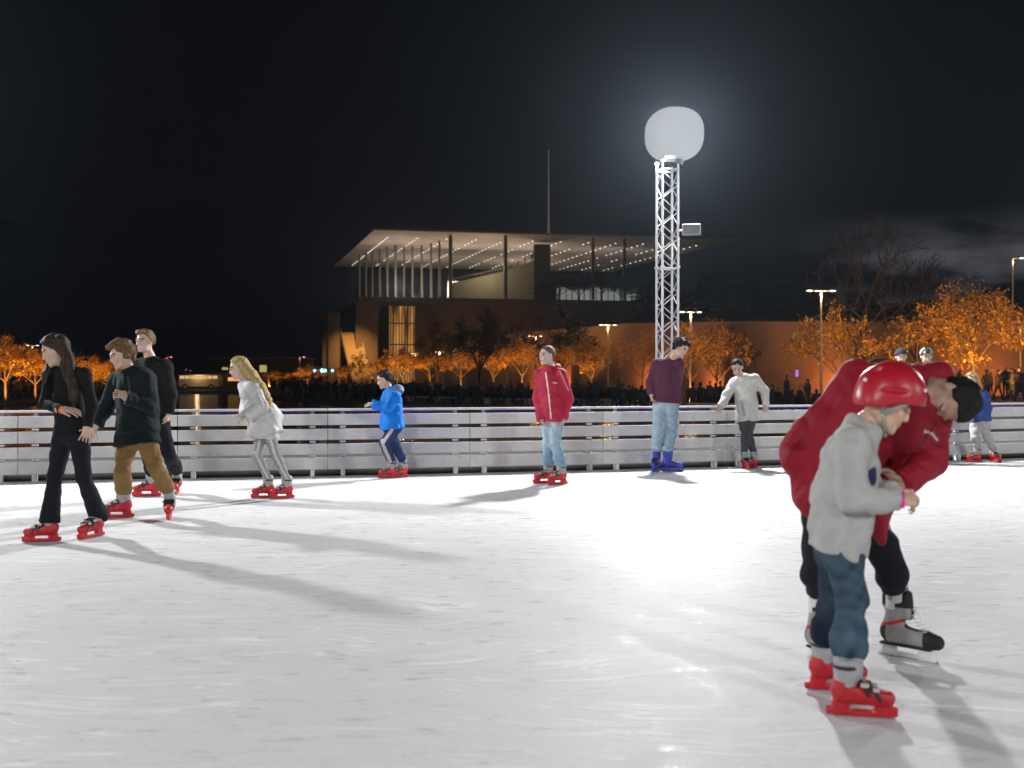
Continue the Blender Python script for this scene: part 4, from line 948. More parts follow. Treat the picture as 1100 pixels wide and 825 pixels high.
def ground_z(x,y):
    pl=[(17,49),(40,31),(120,31),(120,75),(24,66)]; c=True
    for (ax,ay),(bx,by) in zip(pl,pl[1:]+pl[:1]): c=c and ((bx-ax)*(y-ay)-(by-ay)*(x-ax))>=0
    return -.06 if c else ZE
def tree(kind,u,y,H,W_,lab,group,lit=0,side=-1,z0=ZE,name=None):
    xx=(u-CX)/FPX*y
    if z0==ZE and ground_z(xx,y)>-.5: z0=-.06; H-=.94
    a,b=get(kind); H0=max(v.co.z for v in a.vertices); x=(u-CX)/FPX*y
    r=empty(name or ('autumn_tree' if kind in 'abcbig' else 'dark_tree'),(x,y,z0),random.random()*6.28); tag(r,lab,'tree',group)
    sz=H/H0; W0={'a':6.0,'b':5.4,'c':6.4,'bare':8.0,'dark':7.0,'dark2':6.2,'big':8.2}[kind]
    to=link('trunk',a,r); link('crown',b,r); r.scale=(W_/W0,W_/W0,sz)
    if kind[0] in 'bd' and kind!='b' and kind!='big': a.materials[0]=darkbark
    if lit:
        gz=ground_z(x+side*.9,y-1.9) if z0>-.5 or x>0 else z0
        q=r.rotation_euler.z; f=empty('ground_uplight',(x+side*.9,y-1.9,gz),0); tag(f,'spotlight under '+' '.join(lab.split()[:14]),'uplight','ground uplights under the trees')
        m=MB(); m.tube((0,0,0),(0,0,.16),.12,.14,n=12); m.build('housing',M['dark_metal'],f); pspot('uplight_bulb',(0,0,.22),lit*UPK,SOD,f,.12,(0,.35,1),150)
    return r
GA='autumn trees lit orange along the canal'
def ztree(v,y): return CH+(HY-v)/FPX*y-ZE
for u,v,y,w_,k,lit,lab in [
  (1046,302,54,5.2,'big',620,'brightest orange tree with wide ragged crown behind the child in denim'),
  (985,330,60,5.6,'c',130,'dull amber tree between the bending man and the brightest orange tree'),
  (905,330,60,5.4,'c',150,'thin amber tree around the tallest lamp post'),
  (1112,318,58,4.5,'b',260,'amber tree cut off by the picture edge beside the brightest one'),
  (775,345,84,5.4,'c',330,'sparse orange tree between maroon sweater and white shirt youths'),
  (742,352,78,4.4,'a',330,'bright orange tree directly behind the maroon sweater youth'),
  (690,358,98,5.0,'c',80,'faint amber tree just beside the lattice tower foot'),
  (636,362,104,6.2,'b',300,'orange tree round the lamp post beside the lattice tower'),
  (561,364,128,6.6,'a',620,'golden tree just behind the crimson-jacket boy'),
  (590,366,134,5.2,'b',330,'small golden tree half hidden by the crimson-jacket boy'),
  (530,370,138,5.6,'b',450,'golden tree beside the tall dark tree'),
  (495,374,146,6.4,'c',420,'golden tree with pale trunk, left of the tall dark tree'),
  (462,376,152,6.2,'a',420,'golden tree in front of the facade, right of the lit foyer'),
  (432,374,158,6.4,'b',520,'yellowish tree under the lit foyer windows'),
  (405,386,160,5.6,'c',260,'dim orange tree at the foot of the outdoor stair'),
  (330,392,172,6.5,'c',330,'dull orange tree by the cyan stage lights'),
  (298,398,180,5.0,'c',120,'smallest orange tree beside the pavilion'),
  (372,392,168,5.5,'c',160,'faint orange tree between stage lights and stair')]:
    tree(k,u,y,ztree(v,y),w_,lab,GA,lit)
for u,v,y,w_,k,lit,lab in [(6,361,86,6.0,'a',620,'bright orange tree at the far edge behind the woman in black'),(38,374,92,5.5,'b',420,'orange tree behind the face of the woman in black'),(-22,360,80,6,'b',350,'orange tree beyond the picture edge past the woman in black'),
  (72,380,100,5.4,'c',360,'orange tree hidden behind the dark hair of the woman'),(98,384,106,5.2,'a',420,'orange tree between the woman and the curly-haired man'),(116,388,112,5.2,'b',300,'dim orange tree behind the curly-haired man'),(60,384,118,6,'b',220,'deep orange tree farther back behind the woman in black')]:
    tree(k,u,y,ztree(v,y),w_,lab,'autumn trees lit orange on the other bank',lit,1,z0=ZE-.004)
for u,v,y,w_,k,lab in [(930,220,62,6.8,'bare','tallest bare tree against the pale night clouds'),(985,262,66,6.0,'bare','second bare tree, half the crown in front of the clouds'),(515,331,116,7.0,'dark','tall dark tree in front of the facade between golden trees'),(601,332,112,7.2,'dark2','tall dark tree beside the lamp above the crimson-jacket boy'),
   (470,345,150,7,'dark','rounded dark tree before the concrete facade'),(388,378,165,3.4,'dark2','dark tree in front of the outdoor stair'),(545,338,140,7.5,'dark2','broad dark tree behind the crimson-jacket boy'),(790,350,92,4.5,'dark2','slim dark tree in front of the orange wall'),(770,338,88,4.5,'bare','bare dark tree rising through the sparse orange tree')]:
    tree(k,u,y,ztree(v,y),w_,lab,None,name='dark_tree')
ORD='first second third fourth fifth sixth seventh eighth ninth tenth eleventh twelfth thirteenth fourteenth fifteenth sixteenth seventeenth eighteenth nineteenth twentieth twenty-first twenty-second'.split()
# dark shrubs crowning the terrace and the hill
for i,(u,v,y,w_,hh) in enumerate([(600,296,296,14,8),(622,293,300,15,9),(646,292,300,14,9),(668,298,304,14,8),(688,300,300,14,8),(712,303,270,15,9),(740,302,240,14,8),(768,300,230,15,9),(800,296,210,13,8),(832,300,190,13,8),(862,304,180,12,7),(700,318,180,11,8),(735,316,170,10,8),(770,318,150,10,7),(812,316,150,10,7),(850,316,140,10,7),(892,312,140,10,7),(935,318,140,10,7),(980,322,130,10,7),(1022,326,130,10,7),(1068,328,120,10,7),(1105,325,120,10,7)]):
    zt=CH+(HY-v)/FPX*y; a,b=get('dark'); x=(u-CX)/FPX*y
    r=empty('dark_tree',(x,y,zt-hh),i*1.3); tag(r,'dense black tree on the hillside skyline, '+ORD[i]+' from the canopy end','tree','dark trees crowning the hillside')
    link('trunk',a,r); link('crown',b,r); r.scale=(w_/7.0,w_/7.0,hh/9.0)
    if i<6: pass
# orange floodlights at the foot of the wall
for i,(x,y,w_) in enumerate([(6,146,500),(13.5,117,650),(18.5,101,600),(24.5,84,600),(30,70,560),(37,58,520),(45,48,400),(0,163,350)]):
    f=empty('wall_floodlight',(x,y,ground_z(x,y)),0); tag(f,'orange floodlight on the ground at the foot of the sloping wall','floodlight','orange floodlights along the wall foot')
    m=MB(); m.box((0,0,.14),(.35,.25,.22)); m.build('housing',M['dark_metal'],f,bevel=.01); pspot('flood_bulb',(0,.1,.30),w_*2.2,(1,.27,.055),f,.2,(.25,1,.35),160)
# hedges and low bench walls on the esplanade
hed=pmat('hedge',(.02,.026,.014),.95,noise=.5,nsc=3,bump=.8,bscale=8)
def hedge(a,b,h,lab,w=1.2):
    a=np.array(a,float);b=np.array(b,float); n=int(np.linalg.norm(b-a)/.35); r_=np.random.default_rng(int(abs(a[0])*10)); m=MB(); d=unit(b-a); nn=np.array([-d[1],d[0]])
    V=[];F_=[]
    for i in range(n+1):
        c=a+(b-a)*i/n
        for j,(o_,z_) in enumerate(((-.5,0),(-.52,.7),(-.35,1),(.35,1),(.52,.7),(.5,0))):
            q=c+nn*o_*w+r_.normal(size=2)*.05; V.append((q[0],q[1],ZE+h*z_*(1+r_.normal()*.06)))
        if i: 
            k=(i-1)*6
            for j in range(5): F_.append((k+j,k+j+1,k+j+7,k+j+6))
    m.add(np.array(V),F_); tag(m.build('hedge',hed),lab,'hedge')
hedge((-14,108),(4,96),.8,'clipped dark hedge behind the crowd between blue and crimson jackets')
hedge((5,94),(12,80),.8,'clipped dark hedge behind the crowd near the lattice tower')
hedge((14,76),(21,67),.8,'clipped dark hedge behind the boy in white shirt')
seatm=pmat('bench stone',(.36,.30,.25),.8,noise=.15)
for i,(u,y,w_,lab) in enumerate([(470,86,6.5,'long low stone bench between blue and crimson jackets'),(545,80,4.5,'low stone bench just left of the crimson-jacket boy'),(630,78,5.5,'low stone bench right of the crimson-jacket boy'),(675,74,4.2,'low stone bench beside the foot of the lattice tower'),(768,66,3.6,'low stone bench between maroon sweater and white shirt')]):
    x=(u-CX)/FPX*y; r=empty('stone_bench',(x,y,ZE),-.55); tag(r,lab,'bench','low stone benches on the esplanade')
    m=MB(); m.box((0,0,.42),(w_,.6,.12)); m.build('seat',seatm,r,bevel=.02); 
    for s in (-1,0,1): m=MB(); m.box((s*(w_/2-.4),0,.18),(.35,.45,.355)); m.build('leg',seatm,r)

# ------------------------------------------------------------------ crowd
def crowd_proto(i):
    r=np.random.default_rng(100+i); F=Field((-.5,-.4,-.05),(.5,.4,1.95),.028); H=1.60+.12*(i%3)-(.35 if i==5 else 0); s=H/1.7
    st=[.08,.16,.10,.22,.12,.08,.10,.14][i]; tw=.1*(i%2)
    for q in (-1,1):
        F.cap((q*.08*s,q*st*.0,.9*s),(q*(.09+st*.3)*s,-q*st*.5*s,.48*s),.085*s,.06*s,k=.04); F.cap((q*(.09+st*.3)*s,-q*st*.5*s,.48*s),(q*(.1+st*.5)*s,-q*st*s,.08),.062*s,.045*s,k=.02)
        F.cap((q*(.1+st*.5)*s,-q*st*s,.05),(q*(.1+st*.5)*s+.0,-q*st*s-.13,.04),.05,.04,k=.02)
    F.cap((0,0,.86*s),(0,0,1.30*s),.145*s,.150*s,k=.06,side=(1,0,0),fl=1.3); F.cap((-.17*s,0,1.38*s),(.17*s,0,1.38*s),.075*s,k=.05)
    if i in (1,4,6): F.cap((0,0,.62*s),(0,0,.95*s),.17*s,.15*s,k=.05,side=(1,0,0),fl=1.25)
    arms=[((-.27,.02,1.08),(-.24,-.10,.84)),((-.27,-.02,1.1),(-.10,-.24,1.15)),((-.3,0,1.1),(-.28,0,.82)),((-.28,-.05,1.1),(-.18,-.28,1.38)),((-.26,0,1.08),(-.14,-.2,1.0)),((-.28,0,1.1),(-.3,-.05,.85)),((-.32,0,1.1),(-.2,-.1,.9)),((-.27,.05,1.1),(-.25,.1,.82))][i]
    for q in (-1,1):
        e,w=[np.array(a)*[-q if (i+q)%3 else -q,1,1]*s for a in arms]; F.cap((q*.2*s,0,1.38*s),e,.06*s,.05*s,k=.03); F.cap(e,w,.05*s,.035*s,k=.02); F.cap(w,w+unit(w-e)*.08,.032,.022,k=.02)
    F.cap((0,0,1.40*s),(0,-.02,1.52*s),.055*s,k=.03); F.ell((0,-.02,1.62*s),(.082,.10,.12),k=.03)
    if i in (1,4): F.ell((0,.03,1.58*s),(.10,.10,.16),k=.03)
    if i==6: F.cap((0,0,1.66*s),(0,0,1.74*s),.11,.09,k=.02)
    rgb=np.array([(.03,.03,.035),(.05,.03,.03),(.025,.035,.05),(.04,.04,.035),(.06,.05,.045),(.07,.03,.03),(.03,.03,.03),(.035,.04,.05)][i])
    def cf(P,C):
        C[:,:3]=rgb; C[P[:,2]<.82*s,:3]=(.018,.02,.028); C[(P[:,2]>1.5*s)&(P[:,1]<-.04),:3]=(.4,.26,.2); C[(P[:,2]>1.62*s)&(P[:,1]>-.09),:3]=(.02,.015,.012); C[(P[:,2]>1.70*s),:3]=(.02,.015,.012); return C
    o=F.mesh('person',M['cloth'],None,cf,origin=(0,0,0)); me=o.data; bpy.data.objects.remove(o); return me
CM=[crowd_proto(i) for i in range(8)]
KD=['standing upright','in a long coat','with arms held out','with one hand raised','in a long skirt','of child height','in hood and long coat','of slim build']
rc=np.random.default_rng(77)
def bystander(x,y,z,lab,grp,i=None,rz=None,s=1,name='person'):
    k_=int(rc.integers(8)) if i is None else i; lab=lab.replace('figure','figure '+KD[k_]).replace('onlooker on','onlooker '+KD[k_]+' on'); o=link(name,CM[k_]); o.location=(x,y,z); o.rotation_euler.z=rc.random()*6.28 if rz is None else rz; o.scale=(s,)*3; tag(o,lab,'person',grp); return o
def on_esp(u,y): return ((u-CX)/FPX*y,y)
def bank_y(u):   # distance of the water's edge seen at photo column u
    X=np.linspace(-38,40,400); Y=np.interp(X,[-38,-13,3,16,40],[140,84,71,48,30]); U_=CX+FPX*X/Y; return float(np.interp(u,U_,Y))
placed=0
for u0,u1,n,lab in [(300,395,26,'dark figure in the crowd under the outdoor stair'),(395,470,20,'dark figure in the crowd between stair and golden trees'),(470,570,30,'dark figure in the crowd right of the blue jacket'),(610,700,24,'dark figure in the crowd beside the lattice tower'),(738,780,9,'dark figure in the crowd left of the white shirt'),(822,880,9,'dark figure in the crowd right of the white shirt'),]:
    for k in range(n):
        u=u0+(u1-u0)*(k+rc.random())/n; y=bank_y(u)+2+rc.random()*16; x,_=on_esp(u,y)
        bystander(x,y,ZE,lab,lab.replace('dark figure in','people of').replace('dark figure by','people by'),s=.86+.26*rc.random())
for u0,u1,n,lab in [(-10,46,20,'dark figure on the other bank behind the woman'),(85,128,12,'dark figure on the other bank behind the curly-haired man')]:
    for k in range(n):
        u=u0+(u1-u0)*(k+rc.random())/n; y=84+rc.random()*22; x=(u-CX)/FPX*y; x=min(x,-46.5)
        y=x*FPX/(u-CX); bystander(x,y,ZE-.004,lab,lab.replace('dark figure','people'),s=.86+.26*rc.random())
for k,(u,y,i) in enumerate([(985,60,0),(1000,58,2),(1060,57,6),(1072,55,3),(1086,58,4),(1095,52,1),(1108,56,0),(1080,64,2),(1064,66,5),(906,60,7),(893,62,4),(930,58,2),(950,61,0),(1030,62,1),(1090,66,7)]):
    x=(u-CX)/FPX*y; bystander(x,y,ground_z(x,y),'dark onlooker on the steps beside the child in denim' if u>1000 else 'dark onlooker on the raised steps behind the bending man','onlookers beside the child in denim' if u>1000 else 'onlookers behind the bending man',i)
x,y=on_esp(872,50); 
x,y=on_esp(845,55); o=bystander(x,y,ZE+.45,'dark onlooker being photographed beside a glowing violet phone',None,2,1.4)
x,y=on_esp(868,55); o=bystander(x,y,ZE+.45,'dark onlooker holding up a phone with violet screen',None,3,-1.4)
x,y=on_esp(856,54.8); r=empty('phone',(x,y,1.38),.5); tag(r,'phone with glowing violet screen held up between two dark onlookers','phone')
m=MB(); m.box((0,.01,0),(.26,.02,.42)); m.build('case',M['black_plastic'],r); m=MB(); m.box((0,-.004,0),(.22,.006,.38)); m.build('screen',emat('phone screen',(.5,.22,.9),.9),r)
# people on the building's terrace stair
for k in range(12):
    t=k/11; bystander(-17+23*t,300.5+6*t+1.2,ZT+5.0+(4*min(t/.67,1)+3.2*max(0,(t-.67)/.33)),'tiny dark visitor on the lit upper stair under the canopy','visitors on the upper stair',s=1.25 if k%2 else 1.1)

# ------------------------------------------------------------------ added haze
hz=bpy.data.materials.new('added haze'); hz.use_nodes=True; t=hz.node_tree; t.nodes.clear()
pv=t.nodes.new('ShaderNodeVolumePrincipled'); pv.inputs['Color'].default_value=(.66,.83,1,1); pv.inputs['Density'].default_value=HAZE; pv.inputs['Anisotropy'].default_value=.78
ou=t.nodes.new('ShaderNodeOutputMaterial'); t.links.new(pv.outputs[0],ou.inputs['Volume'])
HX=420
m=MB(); m.box((0,150,35),(900,1000,77)); o=m.build('haze',hz); tag(o,kind='stuff')  # scattering volume added to give the balloon lamps a halo
# ------------------------------------------------------------------ the skaters
SKATES['red']=make_skate('red'); SKATES['blue']=make_skate('blue'); SKATES['hockey']=make_skate('hockey')

BLK=(.007,.007,.008)
PW,JW,OW,_=person(dict(label='long-haired woman in tight black top and flared black trousers skating, orange wristband', y=7.85, g=.92, hs=.97, slim=True, res=.0055,
  skin=(.50,.33,.25), face=(-163,-24,0), skate='red',
  j=dict(head=(59,377,-.02),neck=(71,394,.02),shL=(56,401,.13),shR=(90,403,-.10),elL=(48.5,433,.02),wrL=(66,440,-.16),elR=(99,436,-.06),wrR=(94,458,-.12),
    hipL=(68,466,.05),hipR=(85,466,-.05),knL=(59,512,0),anL=(51,566,.02),knR=(90,513,-.08),anR=(101,561,.0)),
  footL=(51,583,-165,0,0), footR=(102,578,-112,0,0), fs=.93, handL=dict(dir=(1,-.12,.02),palm=(.0,.5,-1),curl=.25,thumb=1), handR=dict(dir=(-.12,-.1,-1),palm=(-.6,.8,0),curl=.35,thumb=-1),
  hair=dict(col=(.012,.008,.006),col2=(.055,.034,.022),th=.018,rough=.002,line=.010,low=.2,side=(.8,-.6,0),fl=1.25,
     locks=[[(63,368,.05,.055),(70,385,.03,.055),(76,402,-.06,.05),(80,420,-.13,.034),(80,436,-.14,.012)],[(60,372,.10,.035),(56,388,.10,.032),(50,402,.04,.028),(47,413,0,.012)],[(64,367,-.06,.05),(73,386,-.10,.035),(78,410,-.14,.028),(76,430,-.16,.01)]]),
  trousers=dict(col=(.009,.010,.013),e=.010,flare=.030,w=.004,len=1.35,mat='cloth'),
  top=dict(col=BLK,e=.009,hem=.02,w=.003,name='black_top',)))

person(dict(label='curly-haired man in open dark green jacket and tan trousers, one hand raised', y=9.0, g=1.0, hs=1.0, res=.006,
  skin=(.55,.36,.28), face=(-145,-18,-4), skate='red',
  j=dict(head=(130.5,382,-.04),neck=(138,398,0),shL=(126,409,.12),shR=(156,409,-.10),elL=(114,438,.10),wrL=(104,456,.02),elR=(160,435,-.16),wrR=(137,428,-.30),
    hipL=(138,470,.06),hipR=(156,470,-.06),knL=(131,505,-.05),anL=(131,538,.05),knR=(167,502,-.08),anR=(181,537,0)),
  footL=(131,557,-165,0,0), footR=(182,557,-75,0,0), handL=dict(palm=(0,.4,-1),curl=.4), handR=dict(dir=(-.8,-.1,.55),palm=(-.2,-.9,-.3),curl=.75,thumb=-1),
  hair=dict(col=(.07,.04,.022),col2=(.20,.12,.06),th=.026,rough=.011,line=.004,quiff=True),
  trousers=dict(col=(.22,.135,.05),e=.011,w=.007,bunch=True),
  top=dict(col=(.008,.014,.015),e=.024,hem=.10,w=.008,mat='cloth',name='jacket',collar=True,flare=.03,cf=.006,
     caps=[((148,412,0),(150,462,-.02),.155,.17)],capflat=0,
     lines=[(122,404,118,470,1.2,(.07,.12,.12)),(137,404,141,430,1.0,(.04,.07,.07))])))

person(dict(label='tall smiling short-haired man in plain black sweater skating behind tan trousers', y=10.7, g=1.0, hs=1.0, res=.0065,
  skin=(.58,.39,.31), smile=True, face=(-115,-3,0), skate='red',
  j=dict(head=(155.5,367,-.03),neck=(161,384,0),shL=(147,394,.06),shR=(177,395,-.06),elL=(143,425,.05),wrL=(146,448,-.05),elR=(183,424,-.02),wrR=(181,444,-.06),
    hipL=(157,457,.03),hipR=(172,457,-.03),knL=(160,492,-.06),anL=(161,517,.02),knR=(182,489,-.04),anR=(189,513,.02)),
  footL=(162,534,-175,0,0), footR=(190,531,-80,0,0), handL=dict(palm=(1,0,0),curl=.4), handR=dict(palm=(-1,0,0),curl=.5),
  hair=dict(col=(.10,.06,.03),col2=(.22,.14,.075),th=.013,rough=.005,line=.002,quiff=True),
  trousers=dict(col=(.011,.011,.014),e=.012,w=.006,bunch=True),
  top=dict(col=(.008,.009,.010),e=.024,hem=.05,w=.007,name='sweater',cf=.004)))

g_=person(dict(label='girl with long blonde hair in silvery white tunic and grey leggings leaning forward', y=10.5, g=.80, hs=.95, slim=True, res=.006,
  skin=(.60,.42,.34), face=(-168,-14,0), skate='red',
  j=dict(head=(256.5,396,0),neck=(263,408,0),shL=(264,416,.13),shR=(271,418,-.13),elL=(265,436,.16),wrL=(262,445,-.0),elR=(281,437,-.20),wrR=(267,446,-.24),
    hipL=(281,462,.06),hipR=(288,462,-.06),knL=(276,489,-.0),anL=(284,512,.04),knR=(296,489,-.04),anR=(305,514,0)),
  footL=(287,535.5,-170,0,0), footR=(307,536,-160,0,0), fs=.86, hsz=.85, handL=dict(dir=(-1,-.1,-.1),palm=(0,0,-1),curl=.3), handR=dict(dir=(-1,-.2,-.35),palm=(.0,.3,-1),curl=.3,thumb=-1),
  hair=dict(col=(.20,.13,.05),col2=(.58,.43,.19),th=.016,rough=.003,line=-.004,low=.2,side=(.3,-1,0),fl=1.5,
     locks=[[(261,392,-.02,.06),(270,403,-.05,.058),(280,416,-.06,.05),(288,430,-.07,.035),(289,444,-.07,.008)],[(259,392,.04,.05),(272,410,.06,.05),(287,424,.03,.03)]]),
  trousers=dict(col=(.26,.26,.27),e=.007,w=.003,stripe=((.6,.6,.6),(.2,-1,0),.012,'LR')),
  top=dict(col=(.56,.55,.55),e=.026,hem=.12,w=.011,wf=40,mat='nylon',name='tunic',flare=.035,
     caps=[((272,424,0),(286,452,0),.11,.15),((286,450,0),(283,469,0),.155,.15)],capflat=.0)))

person(dict(label='boy in bright blue hooded jacket and navy striped track trousers at the barrier', y=12.62, g=.80, hs=.93, res=.0065,
  skin=(.55,.37,.28), face=(-172,-18,0), skate='red',
  j=dict(head=(413,408,0),neck=(419,419,0),shL=(417,425,.12),shR=(424,426,-.12),elL=(414,437,.12),wrL=(401,434,.08),elR=(417,437.5,-.17),wrR=(401,434.5,-.14),
    hipL=(418,459,.06),hipR=(425,459,-.06),knL=(424,477,.06),anL=(432,495,.03),knR=(413,476,-.04),anR=(419,494,0)),
  footL=(432,513.5,-150,0,0), footR=(420,514,-172,0,0), fs=.84, hsz=.85, handL=dict(palm=(0,0,-1),curl=.6), handR=dict(palm=(0,.3,-1),curl=.7,thumb=-1),
  hair=dict(col=(.010,.008,.007),col2=(.025,.02,.017),th=.020,rough=.006,line=.004),
  trousers=dict(col=(.018,.028,.085),e=.016,w=.006,stripe=((.55,.45,.46),(-.25,-1,0),.022,'R')),
  top=dict(col=(.0,.16,.62),e=.022,hem=.0,w=.010,mat='nylon',name='jacket',hood=(426,419,.0,.085,.062),hoodcol=(.24,.20,.15),
     caps=[((420,430,0),(422,459,0),.115,.130)],capflat=.0)))

person(dict(label='boy in crimson zip jacket and light blue jeans gliding alone mid rink', y=11.95, g=.84, hs=.95, res=.006,
  skin=(.56,.42,.36), face=(-150,-4,0), skate='red',
  j=dict(head=(587.5,382,-.02),neck=(591.5,394,0),shL=(580,403,.08),shR=(603,403,-.08),elL=(578,428,.05),wrL=(582,450,-.04),elR=(611,429,-.08),wrR=(606,450,-.12),
    hipL=(589,450,.05),hipR=(599,450,-.05),knL=(588,476,-.02),anL=(589,500,.03),knR=(596,477,-.07),anR=(602,502,-.0)),
  footL=(588,519.5,-165,0,0), footR=(602,521,-155,0,0), fs=.92, hsz=.9, handL=dict(palm=(1,0,0),curl=.6), handR=dict(palm=(-1,0,0),curl=.6),
  hair=dict(col=(.045,.035,.028),col2=(.16,.12,.09),th=.008,rough=.002,line=.006),
  trousers=dict(col=(.20,.32,.44),e=.011,w=.007,mat='denim',fade=(.45,.56,.64),bunch=True),
  top=dict(col=(.36,.012,.040),e=.019,hem=.02,w=.010,mat='nylon',name='jacket',collar=True,hood=(596,395,.04,.075,.045),
     caps=[((591,408,0),(593,446,0),.12,.128)],capflat=.0,
     lines=[(586,400,589,420,.75,(.75,.70,.70)),(589,420,592,450,.75,(.75,.70,.70)),(601,398,611,420,.5,(.6,.3,.33)),(594,411,599,411.5,.7,(.65,.5,.35))])))

person(dict(label='tall dark-haired youth in maroon sweater, pale jeans and blue skates looking down', y=13.55, g=1.02, hs=1.0, res=.0065,
  skin=(.52,.35,.27), face=(-38,-30,0), skate='blue',
  j=dict(head=(731.5,374,-.08),neck=(723,386,-.04),shL=(707,392,.05),shR=(729,392,-.05),elL=(700,409,.05),wrL=(700,424,-.02),elR=(727,410,.20),wrR=(719,421,.28),
    hipL=(710,431,.02),hipR=(721,431,-.02),knL=(708,458,-.04),anL=(707,487,.0),knR=(721,458,-.05),anR=(718,487,.02)),
  footL=(705,506.5,-110,0,0), footR=(718.5,507,-12,0,0), fs=1.02, handL=dict(palm=(1,0,0),curl=.5), handR=dict(palm=(0,1,0),curl=.5),
  hair=dict(col=(.008,.007,.007),col2=(.02,.017,.015),th=.024,rough=.008,line=.002,quiff=True),
  trousers=dict(col=(.20,.31,.42),e=.022,w=.008,mat='denim',fade=(.42,.53,.62),len=.93,roll=True),
  top=dict(col=(.075,.022,.045),e=.026,hem=.02,w=.007,name='sweater')))

person(dict(label='slim boy in white long-sleeved shirt and charcoal trousers, arms out for balance', y=13.98, g=.84, hs=.93, res=.0065,
  skin=(.50,.34,.27), face=(-105,-30,0), skate='red',
  j=dict(head=(792,395,-.06),neck=(797,404,0),shL=(789,411,.03),shR=(811,408,-.02),elL=(781,424,-.02),wrL=(774,436,-.10),elR=(821.5,420,-.02),wrR=(822.5,436,-.08),
    hipL=(798.5,449,.02),hipR=(807,449,-.02),knL=(801,468,-.06),anL=(801,488,-.0),knR=(804,467,.0),anR=(809,486,.06)),
  footL=(800,503.7,-85,0,0), footR=(809,503.3,-140,0,0), fs=.88, hsz=.9, handL=dict(dir=(-.3,-.3,-1),palm=(0,1,0),curl=.45), handR=dict(palm=(0,1,0),curl=.5,dir=(.1,-.2,-1)),
  hair=dict(col=(.008,.007,.007),col2=(.03,.026,.022),th=.016,rough=.006,line=.0),
  trousers=dict(col=(.032,.032,.036),e=.009,w=.004),
  top=dict(col=(.60,.59,.56),e=.020,hem=.06,w=.009,name='shirt',lines=[(796,430,800,447,1.6,(.30,.30,.28))])))

person(dict(label='fair-haired child in blue denim jacket and pale grey trousers by the barrier', y=15.0, g=.80, hs=.93, res=.008,
  skin=(.58,.40,.32), face=(-140,-12,0), skate='red',
  j=dict(head=(1043.5,409,0),neck=(1048,419,0),shL=(1043,425,.06),shR=(1057,424,-.06),elL=(1041,436,.05),wrL=(1043,446,-.08),elR=(1061,438,-.04),wrR=(1059,449,-.08),
    hipL=(1048,452,.03),hipR=(1057,452,-.03),knL=(1047,468,-.05),anL=(1047,484,0),knR=(1060,468,-.05),anR=(1066,484,.0)),
  footL=(1049,497,-170,0,0), footR=(1067,496.5,-75,0,0), fs=.86, hsz=.85,
  hair=dict(col=(.22,.15,.07),col2=(.45,.33,.17),th=.02,rough=.005,line=.006,locks=[[(1046,406,.03,.05),(1050,416,.04,.04)]]),
  trousers=dict(col=(.42,.41,.42),e=.012,w=.008),
  top=dict(col=(.035,.06,.22),e=.022,hem=.0,w=.007,mat='denim',name='jacket')))

for k,(u,v,lab,tcol,hc_) in enumerate([(968,384,'skater in dark knit cap and slate jacket behind the bending man in crimson',(.06,.07,.09),(.03,.035,.04)),
                          (995,383.5,'skater in pale patterned helmet and grey coat behind the bending man in crimson',(.16,.16,.17),(.45,.45,.46))]):
  y_=14.85
  f0=HY+1408/y_
  P_,J_,O_,A_=person(dict(label=lab, y=y_, g=.95, hs=.96, res=.009, skin=(.52,.35,.27), face=(-100,-8,0), skate='red',
   j=dict(head=(u,v,-.02),neck=(u+1,v+13,0),shL=(u-11,v+21,0),shR=(u+13,v+21,0),elL=(u-14,v+42,0),wrL=(u-10,v+60,-.06),elR=(u+16,v+42,0),wrR=(u+13,v+60,-.06),
     hipL=(u-5,v+63,0),hipR=(u+7,v+63,0),knL=(u-6,v+88,-.03),anL=(u-7,v+f0-383-18,0),knR=(u+8,v+88,-.03),anR=(u+9,v+f0-383-18,0)),
   footL=(u-7,f0,-120,0,0),footR=(u+9,f0,-70,0,0),
   hair=dict(col=(.03,.02,.015),th=.006,rough=.002,line=.004),
   trousers=dict(col=(.03,.035,.05),e=.014), top=dict(col=tcol,e=.028,hem=.05,name='jacket',mat='nylon')))
  f_,r_,u_=A_; R_=np.array([r_,f_,u_]); hc=J_['head']
  H=Field(hc-.2,hc+.2,.006)
  H.ell(hc-.010*f_+.034*u_,np.array([.092,.112,.108]),R_,k=0,cuts=[((0,.30,-.95),.0)])
  if k==0: H.cap(hc+.08*f_-.09*r_*.7+.035*u_,hc+.08*f_+.09*r_*.7+.035*u_,.012,k=.02)
  def hcf(P,C,k=k,hc=hc,A=A_):
      if k==1:
          q=P-hc; a=q@A[1]; C[(np.abs(a)<.03)|(np.abs(q@A[0]-.05)<.02)]=[.03,.03,.035,1]
      return C
  H.mesh('knit_cap' if k==0 else 'helmet',M['cloth'] if k==0 else M['nylon'],P_,hcf,hc_,origin=O_)

